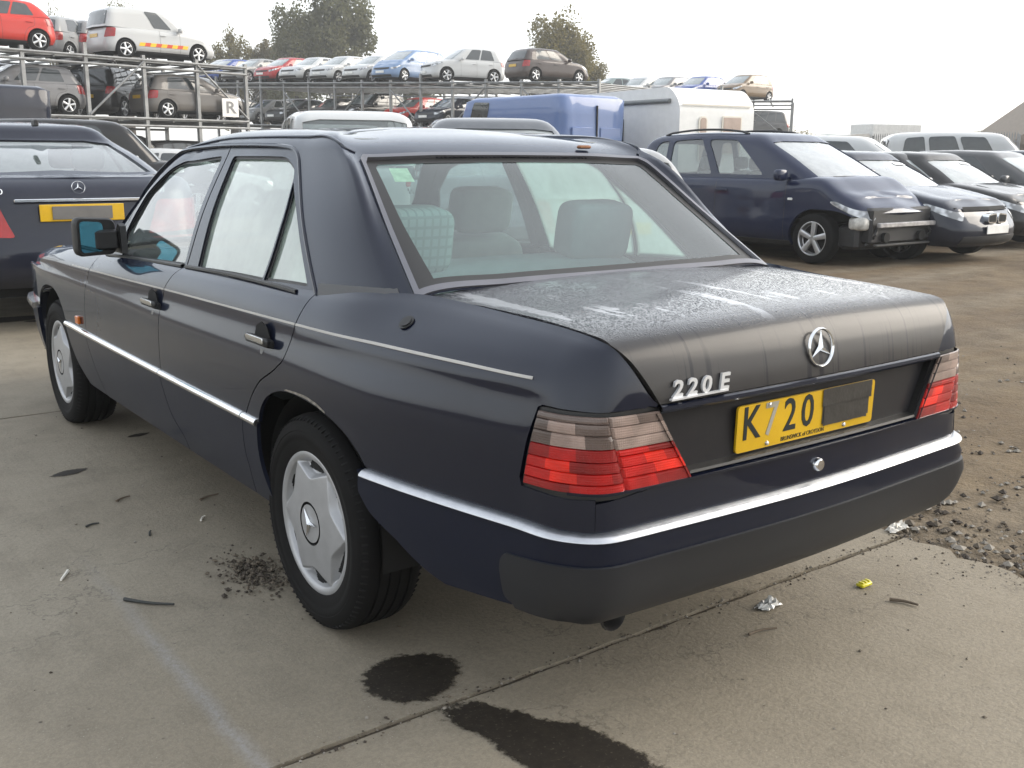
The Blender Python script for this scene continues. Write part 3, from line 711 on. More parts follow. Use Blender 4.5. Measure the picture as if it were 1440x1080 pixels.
up = panel(LT, top_out, [hole_d, rg_o, ws_o], step=.03, flange=.012, bst=.018, nfall=True, noflange=lambda a, b: (a[0] < .001 and b[0] < .001) or (a[0] > 3.39 and b[0] > 3.39) or (a[1] < .001 and b[1] < .001))
shell = sym(up, 'roof', PAINT, hero)
# rear glass with its black edge and trim
rgl = panel(LT, [(0, .021), (.33, .019), (.584, .023), (.593, .20), (.599, .395), (.584, .417), (.33, .423), (0, .423)], step=.04, off=-.007, flange=0)
rear_glass = sym(rgl, 'rear_window', GLR, hero)
bo = [(-.0, .018), (.33, .016), (.588, .020), (.597, .20), (.603, .397), (.588, .421), (.33, .427), (0, .427)]
bi = [(-.01, .046), (.33, .043), (.530, .044), (.548, .20), (.560, .385), (.548, .396), (.33, .402), (-.01, .402)]
sym(panel(LT, bo + [(0, .402)] + bi[1:-1][::-1] + [(0, .046)], step=.03, off=-.0055, flange=0), 'window_border', SEAL, rear_glass)
tro = [(0, .008), (.33, .006), (.600, .004), (.610, .20), (.616, .410), (.598, .436), (.33, .441), (0, .441)]
tri = [(-.01, .022), (.33, .020), (.583, .020), (.592, .20), (.598, .392), (.583, .418), (.33, .424), (-.01, .424)]
sym(panel(LT, tro + [(0, .424)] + tri[1:-1][::-1] + [(0, .022)], step=.03, off=.006, flange=.012, noflange=lambda a, b: a[0] < .001 and b[0] < .001), 'window_trim', TRIMGREY, rear_glass)
sym(panel(LT, ws_o, step=.05, off=-.005, flange=0), 'windscreen', GLW, hero)
# gutter trim over the doors and the roof joint line
def sweepT(path, sec):   # path (u,v) list; sec (out, along v)
    p = A(path); d = np.gradient(p, axis=0); d /= np.linalg.norm(d, axis=1, keepdims=True); nn = np.stack([-d[:, 1], d[:, 0]], 1); rows = []
    for o, w in sec: q = p + nn * w; rows.append(LT.pt(q[:, 0], q[:, 1]) + LT.nr(q[:, 0], q[:, 1]) * o)
    mb = MB(); mb.grid(np.stack(rows, 1)); return mb
gp = st(ftop)
both(sweepT(gp, [(-.004, -.006), (.005, -.005), (.006, .002), (.003, .006), (-.001, .007)]), 'door_gutter', PAINT, hero)
jl = spl([(2.68, .462), (2.2, .478), (1.6, .484), (1.1, .486), (.86, .488), (.72, .480), (.655, .468), (.622, .452)], 8)
both(sweepT(jl, [(-.001, -.005), (.004, -.004), (.0055, 0), (.004, .004), (-.001, .005)]), 'roof_moulding', PAINT, hero)
# C-pillar base trim
def vzT(u, z):
    col = LT._b(LT.T, np.full(len(LT.V), u), LT.V)[:, 2]; k = LT.V < .4; return float(np.interp(z, col[k], LT.V[k]))
cb = st([(.016, .945), (.034, .984)], vr=(0, .2)) + [(u, vzT(u, .986 + (1.0 - u) * .035)) for u in np.linspace(.98, .655, 12)] + [(u, vzT(u, .930 + (1.0 - u) * .02)) for u in np.linspace(.655, 1.0, 12)]
both(panel(LT, cb, step=.03, off=.0025, flange=.006), 'pillar_trim', simple('grey_pillar_trim', (.055, .056, .058), .5), hero)
# door frames and glass (children of the doors)
ymid = [(1.035, .938), (1.035, 1.1), (1.033, 1.361)]
ft = [q for q in ftop]
rfo = st([q for q in ft if q[0] <= 1.03] + [(1.031, 1.361), (1.031, 1.15), (1.036, .938)]) + [(1.6, .004), (1.2, .004)]
ffo = st([(1.040, .938), (1.036, 1.15), (1.036, 1.361)] + [q for q in ft if q[0] >= 1.04]) + [(2.5, .004), (2.2, .004)]
rgl_o = st(rpoly([(.400, .960), (.936, .946), (.978, 1.326), (.540, 1.327), (.455, 1.292), (.430, 1.262)], [.0, .012, .02, .05, .02, 0]))
qgl_o = st(rpoly([(.100, .972), (.386, .961), (.419, 1.252)], [.012, .006, .006]))
fgl_o = st(rpoly([(1.065, .947), (1.78, .920), (1.80, 1.02), (1.70, 1.175), (1.53, 1.278), (1.43, 1.304), (1.075, 1.326)], [.01, .006, .01, .03, .04, .03, .02]))
FR = PAINT
for k, (o, hs, par) in enumerate(((rfo, [rgl_o, qgl_o], rdoor), (ffo, [fgl_o], fdoor))):
    fr = panel(LT, o, hs, step=.03, off=-.006, flange=.02, gap=.002, hflange=.016, bst=.014)
    both(fr, 'window_frame', FR, par)
    for h in hs:
        win = both(panel(LT, shrink(dens(h, .02), -.004), step=.06, off=-.020, flange=0), 'window', GLF if k == 0 else GLS, par)
        h2 = dens(h, .014); h2 = h2 if area2(h2) > 0 else h2[::-1]
        both(panel(LT, shrink(h2, -.001), [shrink(h2, .009)], step=.05, off=-.012, flange=0, hflange=.01, bst=.014), 'window_seal', SEAL, win)
# waist seal along the window base
both(sweepT([(u, .012 + 0 * u) for u in np.linspace(1.13, 1.89, 20)], [(.0, -.008), (.009, -.006), (.010, 0), (.004, .006), (-.012, .007)]), 'waist_seal', SEAL, rdoor)
both(sweepT([(u, .012) for u in np.linspace(1.92, 2.62, 20)], [(.0, -.008), (.009, -.006), (.010, 0), (.004, .006), (-.012, .007)]), 'waist_seal', SEAL, fdoor)

# bonnet and scuttle
m_ = MB(); rows = []
for y in np.linspace(2.12, 3.60, 20):
    e = LB.pt(y if y < 3.45 else 3.45, .779)[0]; X = np.linspace(-1, 1, 15); rows.append(A([(x * abs(e[0]) * 1.0, y + (1 - x * x) * .08 * max(0, (y - 3.1) / .5), e[2] - .004 + .035 * (1 - x * x) - max(0, y - 3.42) * .4) for x in X]))
m_.grid(A(rows), flip=False).build('bonnet', PAINT, hero)
# underside, wheel wells, inner shell -----------------------------------------
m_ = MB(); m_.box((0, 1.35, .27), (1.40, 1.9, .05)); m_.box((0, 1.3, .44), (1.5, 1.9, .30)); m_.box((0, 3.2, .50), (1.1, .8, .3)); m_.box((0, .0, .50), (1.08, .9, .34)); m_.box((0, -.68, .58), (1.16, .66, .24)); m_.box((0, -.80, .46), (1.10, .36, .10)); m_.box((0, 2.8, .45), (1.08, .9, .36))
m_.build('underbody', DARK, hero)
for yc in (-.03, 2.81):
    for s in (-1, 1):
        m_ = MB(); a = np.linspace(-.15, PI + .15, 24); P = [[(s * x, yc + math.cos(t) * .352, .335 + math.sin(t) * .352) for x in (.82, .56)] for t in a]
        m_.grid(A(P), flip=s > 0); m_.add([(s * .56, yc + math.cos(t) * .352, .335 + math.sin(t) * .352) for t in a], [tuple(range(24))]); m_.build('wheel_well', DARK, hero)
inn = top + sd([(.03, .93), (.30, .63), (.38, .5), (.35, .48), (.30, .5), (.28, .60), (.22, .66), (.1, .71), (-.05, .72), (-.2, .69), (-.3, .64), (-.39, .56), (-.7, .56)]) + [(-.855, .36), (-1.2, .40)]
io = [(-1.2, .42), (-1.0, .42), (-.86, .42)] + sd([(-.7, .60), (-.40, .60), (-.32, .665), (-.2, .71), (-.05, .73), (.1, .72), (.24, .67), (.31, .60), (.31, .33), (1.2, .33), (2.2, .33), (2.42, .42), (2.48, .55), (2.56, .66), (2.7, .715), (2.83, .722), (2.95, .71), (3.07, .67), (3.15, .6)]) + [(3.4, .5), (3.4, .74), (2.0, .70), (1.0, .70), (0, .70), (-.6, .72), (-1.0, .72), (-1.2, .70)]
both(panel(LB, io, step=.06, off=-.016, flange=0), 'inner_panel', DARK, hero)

# wheels -----------------------------------------------------------------------
def hubcap_mesh():
    """moulded trim: six scooped openings round a raised centre; axis +x outward"""
    nr, nt_ = 30, 300; R = .212; rr = np.concatenate([np.linspace(.0, .054, 4), [.0555, .0565, .0625, .0635], np.linspace(.07, .118, 5), np.linspace(.121, .190, 40), [.195, .2, .205], [.209, .212, .214, .210]]); V, F, M = [], [], []
    for i, r in enumerate(rr):
        for j in range(nt_):
            t = 2 * PI * j / nt_; k = (t / (2 * PI) * 6 + .08) % 1.0; d = min(k, 1 - k) * 2    # 0 on the opening axis, 1 between
            x = .012 * (1 - (r / .17) ** 2)                      # gentle dome
            bite = .132 + .053 * d ** 1.7
            if r > .186: x = -.004 + .006 * math.sin((r - .186) / .028 * PI)
            elif r > bite: 
                s = min(1, (r - bite) / .014); q = min(1, (.188 - r) / .012); x = x - .022 * s * max(0, q)
            if r < .0560: x = .010
            elif r < .0630: x = -.004
            V.append((x, r * math.cos(t), r * math.sin(t)))
    for i in range(len(rr) - 1):
        for j in range(nt_):
            q = (j + 1) % nt_; F.append((i * nt_ + j, i * nt_ + q, (i + 1) * nt_ + q, (i + 1) * nt_ + j)); r = (rr[i] + rr[i + 1]) / 2; t = 2 * PI * (j + .5) / nt_
            k = (t / (2 * PI) * 6 + .08) % 1.0; d = (k if k < .5 else k - 1) * 2 * PI / 6 * .163; e = ((r - .166) / .0155) ** 2 + (d / .046) ** 2
            M.append(1 if e < 1 or .0550 < r < .0635 else 0)
    mb = MB(); mb.add(V, F, M); return mb
HC = []
def make_wheel(parent, s, y):
    W = bpy.data.objects.new('wheel', None); link(W, parent); W.location = (s * .742, y, .3105); W.rotation_euler = (rnd.uniform(0, 6), 0, 0 if s > 0 else PI)
    W.rotation_euler = (.62 if y < 1 else 1.1, 0, 0 if s > 0 else PI); W.empty_display_size = .1
    t = MB(); pr = [(-.09, .20), (-.098, .225), (-.102, .262), (-.094, .292), (-.078, .308)]
    for g in (-.048, -.016, .016, .048): pr += [(g - .012, .3125), (g - .0045, .3135), (g - .004, .306), (g + .004, .306), (g + .0045, .3135), (g + .012, .3125)]
    pr += [(.078, .308), (.086, .301), (.094, .291), (.0975, .284), (.0990, .281), (.1022, .268), (.1008, .266), (.1022, .262), (.1008, .247), (.0990, .245), (.0985, .238), (.097, .225), (.090, .208), (.07, .2)]
    t.lathe(pr, 64, 0, flip=True)
    for i in range(84):   # tread sipes on the shoulders
        a = 2 * PI * i / 84; ca, sa = math.cos(a), math.sin(a); R = A([[1, 0, 0], [0, ca, -sa], [0, sa, ca]])
        for sx in (-1, 1): t.box(R @ A([sx * .0845, 0, .3015]), (.020, .005, .0035), 1, R @ A([[math.cos(.35), 0, sx * math.sin(.55)], [0, 1, 0], [-sx * math.sin(.55), 0, math.cos(.35)]]))
    t.build('tyre', [TYRE, DARK], W)
    if not HC: HC.append(hubcap_mesh().xform(lambda v: v + A([.088, 0, 0])).mesh('wheel_trim', [HUBCAP, DARK], ang=50))
    link(bpy.data.objects.new('wheel_trim', HC[0]), W)
    e = MB(); star(e, (.0985, 0, 0), (0, 1, 0), (0, 0, 1), .053, ring=False, h=.008, w=.115); e.build('star_emblem', CHROME, W)
    b = MB(); b.lathe([(.06, .2), (.055, .0)], 32); b.lathe([(-.02, .0), (-.02, .14), (.0, .14), (.0, 0)], 24); b.build('brake_disc', DARK, W)
    return W
for s in (-1, 1):
    for y in (0, 2.8): make_wheel(hero, s, y)

# door handles, mirror, small things ---------------------------------------------
SILV = simple('dull_handle_chrome', (.55, .55, .54), .25, metal=.9)
def on(y, z, L=None, o=0):
    L = L or LB; q = L.inv([(y, z)], (1, 2))[0]; return L.pt(*q)[0] + L.nr(*q)[0] * o, L.nr(*q)[0]
def handle(y, z, par):
    p, n = on(y, z); p = p + n * .001; up_ = A([0, 0, 1.0]); ey = A([0, 1, 0]); cup = MB()
    fr = (p, ey, up_, n * 1.0)
    cup.prism([(-.058, .008), (.058, .008), (.040, .044), (.0, .060), (-.040, .044)], 0, .0025, 0, (p, -ey, up_, n)); cup.prism([(-.028, -.012), (.028, -.012), (.020, -.036), (-.020, -.036)], 0, .002, 0, (p, -ey, up_, n))
    bar = MB(); R = np.stack([ey, up_, n], 1)
    bar.box(p + n * .020 + up_ * .002, (.158, .026, .016), 0, R, .006)
    for d in (-.062, .062): bar.box(p + n * .008 + ey * d + up_ * .002, (.024, .026, .026), 0, R, .005)
    tr = MB(); tr.box(p + n * .029 + up_ * .004, (.122, .018, .005), 0, R, .0025)
    lk = MB(); lk.tube([p - up_ * .026, p - up_ * .026 + n * .006], .011, 14)
    return cup, bar, tr, lk
for (y, z), par in (((.235, .800), rdoor), ((1.205, .792), fdoor)):
    c, b, t, k = handle(y, z, par); hb = both(b, 'door_handle', PLASTIC, par); both(c, 'handle_recess', DARK, par)
    both(t, 'handle_trim', SILV, par); both(k, 'door_lock', simple('dull_lock_metal', (.12, .12, .12), .4, metal=.6), par)
p, n = on(-.40, .932); m_ = MB(); m_.tube([p + n * .001, p + n * .004], .021, 24); m_.tube([p + n * .003, p + n * .007], .015, 20); m_.build('aerial_bung', SEAL, hero)
p, n = on(2.245, .60); m_ = MB(); m_.box(p + n * .006, (.014, .05, .036), 0, None, .005); both(m_, 'side_repeater', simple('amber_lens', (.55, .13, .012), .2, coat=.6), hero)
# door mirror
m_ = MB(); c = A([-.886, 1.80, .998]); R = A([[math.cos(.10), -math.sin(.10), 0], [math.sin(.10), math.cos(.10), 0], [0, 0, 1]]); V = []
prof = [(-.0, .93, .92), (.012, 1, 1), (.045, .98, .98), (.085, .82, .84), (.105, .55, .6)]
k = rpoly([(-.078, -.078), (.085, -.072), (.085, .072), (-.078, .082)], .03)
rows = [[R @ A([x * sx, d, z * sz]) + c for x, z in k + k[:1]] for d, sx, sz in prof]; m_.grid(A(rows), flip=True); m_.add(A(rows[-1][:-1]), [tuple(range(len(k)))[::-1]]); m_.add(A(rows[0][:-1]), [tuple(range(len(k)))])
m_.box((-.845, 1.815, .985), (.10, .05, .085), 0, None, .015); m_.prism([(1.76, .93), (1.93, .93), (1.80, 1.05), (1.77, 1.04)], -.012, .012, 0, ((-.785, 0, 0), (0, 1, 0), (-.0, 0, 1), (1, 0, 0)))
mir = both(m_, 'door_mirror', PLASTIC, fdoor)
m_ = MB(); k2 = rpoly([(-.062, -.062), (.030, -.058), (.030, .058), (-.062, .066)], .02); m_.add([R @ A([x, -.003, z]) + c for x, z in k2], [tuple(range(len(k2)))])
mg, nt_, out_ = nodes('blue_mirror_glass'); prin(nt_, out_, **{'Base Color': (.10, .33, .43), 'Metallic': 1.0, 'Roughness': .05}); both(m_, 'mirror_glass', mg, fdoor)
# exhaust
m_ = MB(); m_.lathe([(-.3, .022), (.03, .024), (.05, .036), (.058, .034), (.05, .030), (-.1, .02)], 20, 0, axis=1); m_.xform(lambda v: v * A([1, -1, 1]) + A([-.555, -.905, .318])); m_.F = [f[::-1] for f in m_.F]; m_.build('exhaust_pipe', simple('sooty_exhaust_steel', (.06, .057, .055), .5, metal=.6), hero)

# interior ---------------------------------------------------------------------
CLOTH = simple('grey_cloth', (.17, .19, .19), .9, var=.15, bmp=.3, bsc=300)
def check_cloth():
    m, nt, out = nodes('checked_seat_cloth'); co = coord(nt); wv = []
    for ax in ('X', 'Z'):
        w = N(nt, 'ShaderNodeTexWave'); w.bands_direction = ax; w.inputs['Scale'].default_value = 11 if ax == 'X' else 10; nt.links.new(co, w.inputs['Vector']); wv.append(ramp(nt, w.outputs['Fac'], [(.72, 0), (.9, 1)]))
    g = mth(nt, 'MAXIMUM', wv[0], wv[1]); c = mix(nt, mth(nt, 'MULTIPLY', g, .5), (.27, .31, .295), (.125, .15, .145)); prin(nt, out, **{'Base Color': c, 'Roughness': .9}); return m
CHECK = check_cloth(); DASH = simple('dark_grey_trim_plastic', (.035, .037, .038), .7); LIGHTTRIM = simple('pale_grey_headlining', (.22, .23, .22), .9)
def cushion(mb, c, d, R=None, r=.045, m=0):
    n = 14; P = []
    for i in range(n + 1):
        th = PI * i / n - PI / 2
        row = []
        for j in range(2 * n):
            ph = 2 * PI * j / (2 * n); sg = lambda q, e: math.copysign(abs(q) ** e, q)
            v = A([d[0] / 2 * sg(math.cos(th), .35) * sg(math.cos(ph), .35), d[1] / 2 * sg(math.cos(th), .35) * sg(math.sin(ph), .35), d[2] / 2 * sg(math.sin(th), .35)])
            row.append((R @ v if R is not None else v) + A(c))
        P.append(row + row[:1])
    mb.grid(A(P), m); return mb
def rx(a): return A([[1, 0, 0], [0, math.cos(a), -math.sin(a)], [0, math.sin(a), math.cos(a)]])
m_ = MB(); m_.box((0, -.02, .925), (1.36, .60, .03), 0, None, .01); m_.build('parcel_shelf', CLOTH, hero)
m_ = MB(); cushion(m_, (0, .30, .72), (1.34, .16, .56), rx(.25)); cushion(m_, (0, .55, .47), (1.34, .55, .18)); m_.build('rear_seat', CLOTH, hero)
m_ = MB(); m_.box((0, 1.2, .33), (1.42, 2.4, .04)); m_.build('cabin_floor', DASH, hero)
for x, mt, dy in ((-.375, CHECK, 0), (.405, CLOTH, .02)):
    m_ = MB(); cushion(m_, (x, .215 + dy, 1.075), (.285, .125, .205), rx(.18)); hr = m_.build('head_restraint', mt, hero)
    for q in (-.07, .07):
        m_ = MB(); m_.tube([(x + q, .20 + dy, .90), (x + q, .21 + dy, 1.0)], .007, 8); m_.build('restraint_post', CHROME, hr)
for x in (-.40, .40):
    m_ = MB(); cushion(m_, (x, 1.06, .72), (.50, .15, .60), rx(.28)); cushion(m_, (x, 1.36, .48), (.50, .55, .17)); cushion(m_, (x, .93, 1.115), (.27, .11, .18), rx(.2)); m_.build('front_seat', DASH if x < 0 else CLOTH, hero)
m_ = MB(); m_.box((0, 1.95, .80), (1.40, .42, .22), 0, None, .05); m_.box((.37, 1.80, .91), (.38, .22, .08), 0, None, .03); m_.build('dashboard', DASH, hero)
m_ = MB(); a = np.linspace(0, 2 * PI, 33); R = rx(-.42); m_.tube([R @ A([math.cos(t) * .19, 0, math.sin(t) * .19]) + A([.37, 1.62, .90]) for t in a], .014, 8, cap=False); m_.tube([(.37, 1.62, .90), (.37, 1.80, .82)], .035, 10); m_.build('steering_wheel', PLASTIC, hero)
# seat belts guides standing on the shelf, window sticker
for x in (-.50, -.24, .24, .50):
    m_ = MB(); m_.tube(spl([(x, -.16, .938), (x, -.14, .965), (x + .012, -.10, .972), (x + .02, -.05, .966)], 4), .006, 6); m_.build('belt_guide', simple('pale_belt_guide', (.5, .53, .52), .4), hero)
q = [(.515, .335), (.455, .335), (.455, .385), (.515, .385)]; sticker = panel(LT, q, step=.05, off=-.009, flange=0).build('window_sticker', simple('faded_permit_paper', (.55, .58, .40), .7, var=.3, nsc=40), hero)
m_ = MB(); m_.box((0, .85, 1.375), (1.0, 1.05, .012), 0, None, .004); m_.build('headlining', LIGHTTRIM, hero)
# amber clip left on the roof edge
m_ = MB(); m_.box((.33, .21, 1.362), (.055, .02, .012), 0, None, .004); m_.build('roof_clip', simple('rusty_clip', (.22, .085, .03), .6), hero)
# ================================================================== the other vehicles
AUTO_GLASS = glass('car_window_glass', (.66, .74, .73), .8, .20, (.42, .47, .46), .03, k=1.4)
PALE_GLASS = glass('sky_veiled_windscreen_glass', (.80, .87, .86), .85, .55, (.70, .75, .74), .04, k=1.4)  # windscreens' sky reflection partly put in as a pale haze colour
PRIV_GLASS = simple('dark_far_glass', (.03, .036, .038), .06, var=.2, coat=.6)
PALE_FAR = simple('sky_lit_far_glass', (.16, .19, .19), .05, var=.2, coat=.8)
BLACKTRIM = simple('black_bumper_plastic', (.018, .018, .019), .6)
def lampmat():
    m, nt, out = nodes('clear_headlamp'); co = coord(nt); n1 = noise(nt, 9, 1, .5, co)
    prin(nt, out, **{'Base Color': mix(nt, ramp(nt, n1, [(.40, 0), (.60, 1)]), (.16, .165, .17), (.56, .58, .60)), 'Roughness': .22, 'Metallic': .35, 'Coat Weight': 1.0, 'Coat Roughness': .03}); return m
HEADL = lampmat(); TAILL = simple('red_lamp_plastic', (.28, .006, .006), .25, coat=.4, var=.35, nsc=9)
ALLOY = simple('silver_alloy', (.50, .51, .52), .32, metal=.7); DARKALLOY = simple('dark_alloy', (.16, .165, .17), .35, metal=.7)
WPLATE = simple('white_plate', (.72, .72, .70), .4); AMBER = simple('orange_lamp', (.6, .16, .01), .25, coat=.5)
PAINTS = {}
def pnt(name, col, dirt=.22, tint=(1, 1, 1)):
    if name not in PAINTS: PAINTS[name] = car_paint(name + '_car_paint', col, dirt=dirt, rough=.34, coat=.75, croug=.04, tint=tint)
    return PAINTS[name]

def S_(**k): return k
SPEC = {
 'hatch':  S_(L=3.95, W=1.70, H=1.47, fo=.80, wb=2.47, r=.300, zd=.93, zb=.93, zc=.93, zn=.72, rb=-1.83, rt=-1.55, ft=.22, fb=1.02, tw=.60, win=[(.17, .50), (.53, .80)], tail=(.62, .96)),
 'hatch3': S_(L=3.92, W=1.71, H=1.46, fo=.82, wb=2.48, r=.300, zd=.98, zb=.96, zc=.92, zn=.72, rb=-1.80, rt=-1.45, ft=.10, fb=1.00, tw=.58, win=[(.15, .44), (.47, .80)], tail=(.70, .98)),
 'saloon': S_(L=4.55, W=1.77, H=1.43, fo=.85, wb=2.70, r=.315, zd=.97, zb=.94, zc=.93, zn=.70, rb=-1.68, rt=-.98, ft=.38, fb=1.12, tw=.57, win=[(.20, .50), (.53, .82)], tail=(.70, .90)),
 'coupe':  S_(k='coupe', L=4.64, W=1.74, H=1.41, fo=.86, wb=2.715, r=.315, zd=1.0, zb=.95, zc=.92, zn=.70, rb=-1.66, rt=-.82, ft=.34, fb=1.14, tw=.55, win=[(.20, .42), (.45, .82)], tail=(.63, .86)),
 'estate': S_(L=4.60, W=1.76, H=1.48, fo=.86, wb=2.70, r=.315, zd=.98, zb=.95, zc=.94, zn=.71, rb=-2.16, rt=-1.85, ft=.38, fb=1.14, tw=.60, win=[(.10, .31), (.33, .57), (.59, .83)], tail=(.66, .98)),
 'mpv':    S_(L=4.50, W=1.755, H=1.67, fo=.86, wb=2.75, r=.318, zd=1.02, zb=1.02, zc=1.06, zn=.74, rb=-2.12, rt=-1.82, ft=.42, fb=1.42, tw=.63, win=[(.075, .19), (.225, .50), (.545, .80)], tail=(.75, 1.02)),
 'suv':    S_(L=4.40, W=1.80, H=1.72, fo=.84, wb=2.62, r=.350, zd=1.06, zb=1.06, zc=1.07, zn=.86, rb=-2.02, rt=-1.80, ft=.22, fb=1.00, tw=.66, win=[(.10, .29), (.31, .55), (.57, .82)], tail=(.78, 1.08)),
 'xover':  S_(L=4.10, W=1.77, H=1.66, fo=.82, wb=2.52, r=.335, zd=1.04, zb=1.02, zc=1.04, zn=.86, rb=-1.88, rt=-1.58, ft=.20, fb=.98, tw=.63, win=[(.15, .47), (.50, .81)], tail=(.80, 1.04)),
 'mini':   S_(L=3.75, W=1.66, H=1.52, fo=.72, wb=2.42, r=.290, zd=.95, zb=.95, zc=.97, zn=.76, rb=-1.75, rt=-1.52, ft=.25, fb=1.04, tw=.60, win=[(.14, .48), (.51, .80)], tail=(.66, .96)),
 'carvan': S_(L=4.05, W=1.69, H=1.62, fo=.82, wb=2.55, r=.300, zd=.96, zb=.95, zc=.95, zn=.73, rb=-1.96, rt=-1.78, ft=.20, fb=1.02, tw=.68, win=[(.58, .83)], tail=(.62, .98)),
 'pickup': S_(L=4.60, W=1.86, H=1.88, fo=.84, wb=2.75, r=.370, zd=1.14, zb=1.14, zc=1.15, zn=1.0, rb=-2.16, rt=-2.02, ft=.35, fb=.95, tw=.72, win=[(.08, .28), (.31, .56), (.59, .83)], tail=(.85, 1.12)),
 'bigvan': S_(L=5.60, W=1.98, H=2.60, fo=.98, wb=3.40, r=.345, zd=1.15, zb=1.15, zc=1.20, zn=.98, rb=-2.72, rt=-2.66, ft=1.20, fb=2.10, tw=.84, win=[(.72, .90)], tail=(.80, 1.25)),
}
def lofts(q):
    kind_ = q.get('k'); L, W, H = q['L'], q['W'] / 2, q['H']; y0, y1 = -L / 2, L / 2
    ya = y1 - q['fo']; yr = ya - q['wb']
    belt = lambda y: float(np.interp(y, [y0, q['rb'], q['rb'] + .5, q['fb'] - .25, q['fb'], y1 - .45, y1 - .05], [q['zd'] - .02, q['zd'], q['zb'], q['zc'] - .02, q['zc'] - .01, q['zn'] + .075, q['zn']]))
    def rad(y): return W * float(np.interp(y, [y0, y0 + .5, y0 + 1.2, y1 - 1.5, y1 - .6, y1], [.93, .975, 1, 1, .965, .90]))
    st = [(0, y0, 0, -1), (W * .58, y0 + .022, .1, -1), (W * .84, y0 + .10, .6, -.8), (rad(y0 + .3), y0 + .32, 1, 0)]
    ys = sorted({y0 + .62, yr, yr + .45, 0.0, ya - .45, ya, *( [y1 - .55] if y1 - .55 > ya + .12 else [])})
    st += [(rad(y), y, 1, 0) for y in ys]
    st += [(rad(y1 - .34) * .985, y1 - .34, .95, .25), (W * .80, y1 - .15, .65, .75), (W * .50, y1 - .05, .2, 1), (0, y1, 0, 1)]
    rows, us = [], [0.0]
    for i, (x, y, nx, ny) in enumerate(st):
        e = abs(ny); fr = max(ny, 0) * 1.0; rr = max(-ny, 0); b = belt(y)
        ins = [.10, .025, 0, .008 + .02 * rr + .05 * fr, .016 + .05 * rr + .09 * fr, .040 + .07 * rr + .14 * fr, .085 + .10 * rr + .20 * fr]
        zz = [.20, .30, .48, .66 if b > .8 else b - .12, b - .10, b - .025, b + .012]
        if kind_ == 'coupe': zz[:3] = [.29, .36, .50]
        if fr > .5: zz = [.20, .27, .42, .56, q['zn'] - .07, q['zn'] + .0, q['zn'] + .048]
        elif fr > 0: zz = [.20, .28, .45, .60, b - .10, b - .02, b + .012]
        r = [(-(x - nx * a), y - ny * a, z) for a, z in zip(ins, zz)]
        hood = 1 if y > q['fb'] - .3 else .4
        p = A(r[-1]); sy = p[1]; zt = p[2] + .032 * hood; nf_ = len(st) - 1 - i
        if nf_ < 4: sy = y1 - .45 - .03 * nf_; zt = belt(sy) + .040
        if i < 4: sy = y0 + .21 + .035 * i; zt = p[2] + .022
        r.append((p[0] * .52, p[1] * .5 + sy * .5, p[2] * .3 + zt * .7)); r.append((0, sy, zt)); rows.append(r)
        if i: us.append(us[-1] + max(.05, math.hypot(x - st[i - 1][0], y - st[i - 1][1])))
    VB = [0, .11, .29, .47, .62, .70, .765, 1.15, 1.60]
    LBq = Loft(us, VB, rows, du=.03, dv=.02, blur=(2, 1))
    # greenhouse
    bw = W - .085; tw = q['tw'] * W / .86; H1 = H - .05; bz = lambda y: belt(y) - .005
    rb, rt, ft, fb = q['rb'], q['rt'], q['ft'], q['fb']; zr = H - (.10 if q['L'] < 5 else .04); zf = H - (.09 if q['L'] < 5 else .05)
    def lin(f): return (bw + .0, rb + .16 + (fb - .22 - rb - .16) * f), (tw, rt + .10 + (ft - .10 - rt - .10) * f)
    rowsT, uT = [], [0.0]; keys = []
    seq = [((0, rb - .04), (0, rt - .02)), ((bw * .60, rb - .015), (tw * .62, rt)), ((bw * .90, rb + .035), (tw * .92, rt + .025))]
    seq += [lin(f) for f in (0, .2, .4, .6, .8, 1)]
    seq += [((bw * .90, fb - .07), (tw * .93, ft - .02)), ((bw * .55, fb + .035), (tw * .6, ft + .03)), ((0, fb + .09), (0, ft + .06))]
    for i, (b, t) in enumerate(seq):
        f = (t[1] - rt) / (ft - rt); zt = zr + (H1 - zr) * min(1, f * 2.6) if f < .6 else H1 + (zf - H1) * max(0, (f - .6) / .4)
        B = A([b[0], b[1], bz(b[1]) + (.02 if i in (0, 11) else 0)]); T_ = A([t[0], t[1], zt - .035]); m = B * .48 + T_ * .52 + A([.018 if 2 < i < 9 else 0, 0, .01]); cx = (rt + ft) / 2
        sh = A([t[0] * .93, t[1] + (cx - t[1]) * .06, zt + .008]); hf = A([t[0] * .5, t[1] + (cx - t[1]) * .35, zt + (H - zt) * .75]); sp = A([0, t[1] + (cx - t[1]) * .5, H - abs(f - .5) * .035])
        rowsT.append([(-p[0], p[1], p[2]) for p in (B, m, T_, sh, hf, sp)])
        if i: uT.append(uT[-1] + max(.1, math.dist((B + T_) / 2, last)))
        last = (B + T_) / 2
    LTq = Loft(uT, [0, .22, .44, .50, .80, 1.25], rowsT, du=.03, dv=.02, blur=(1, 1))
    return LBq, LTq, uT, us, (yr, ya, y0, y1, belt)
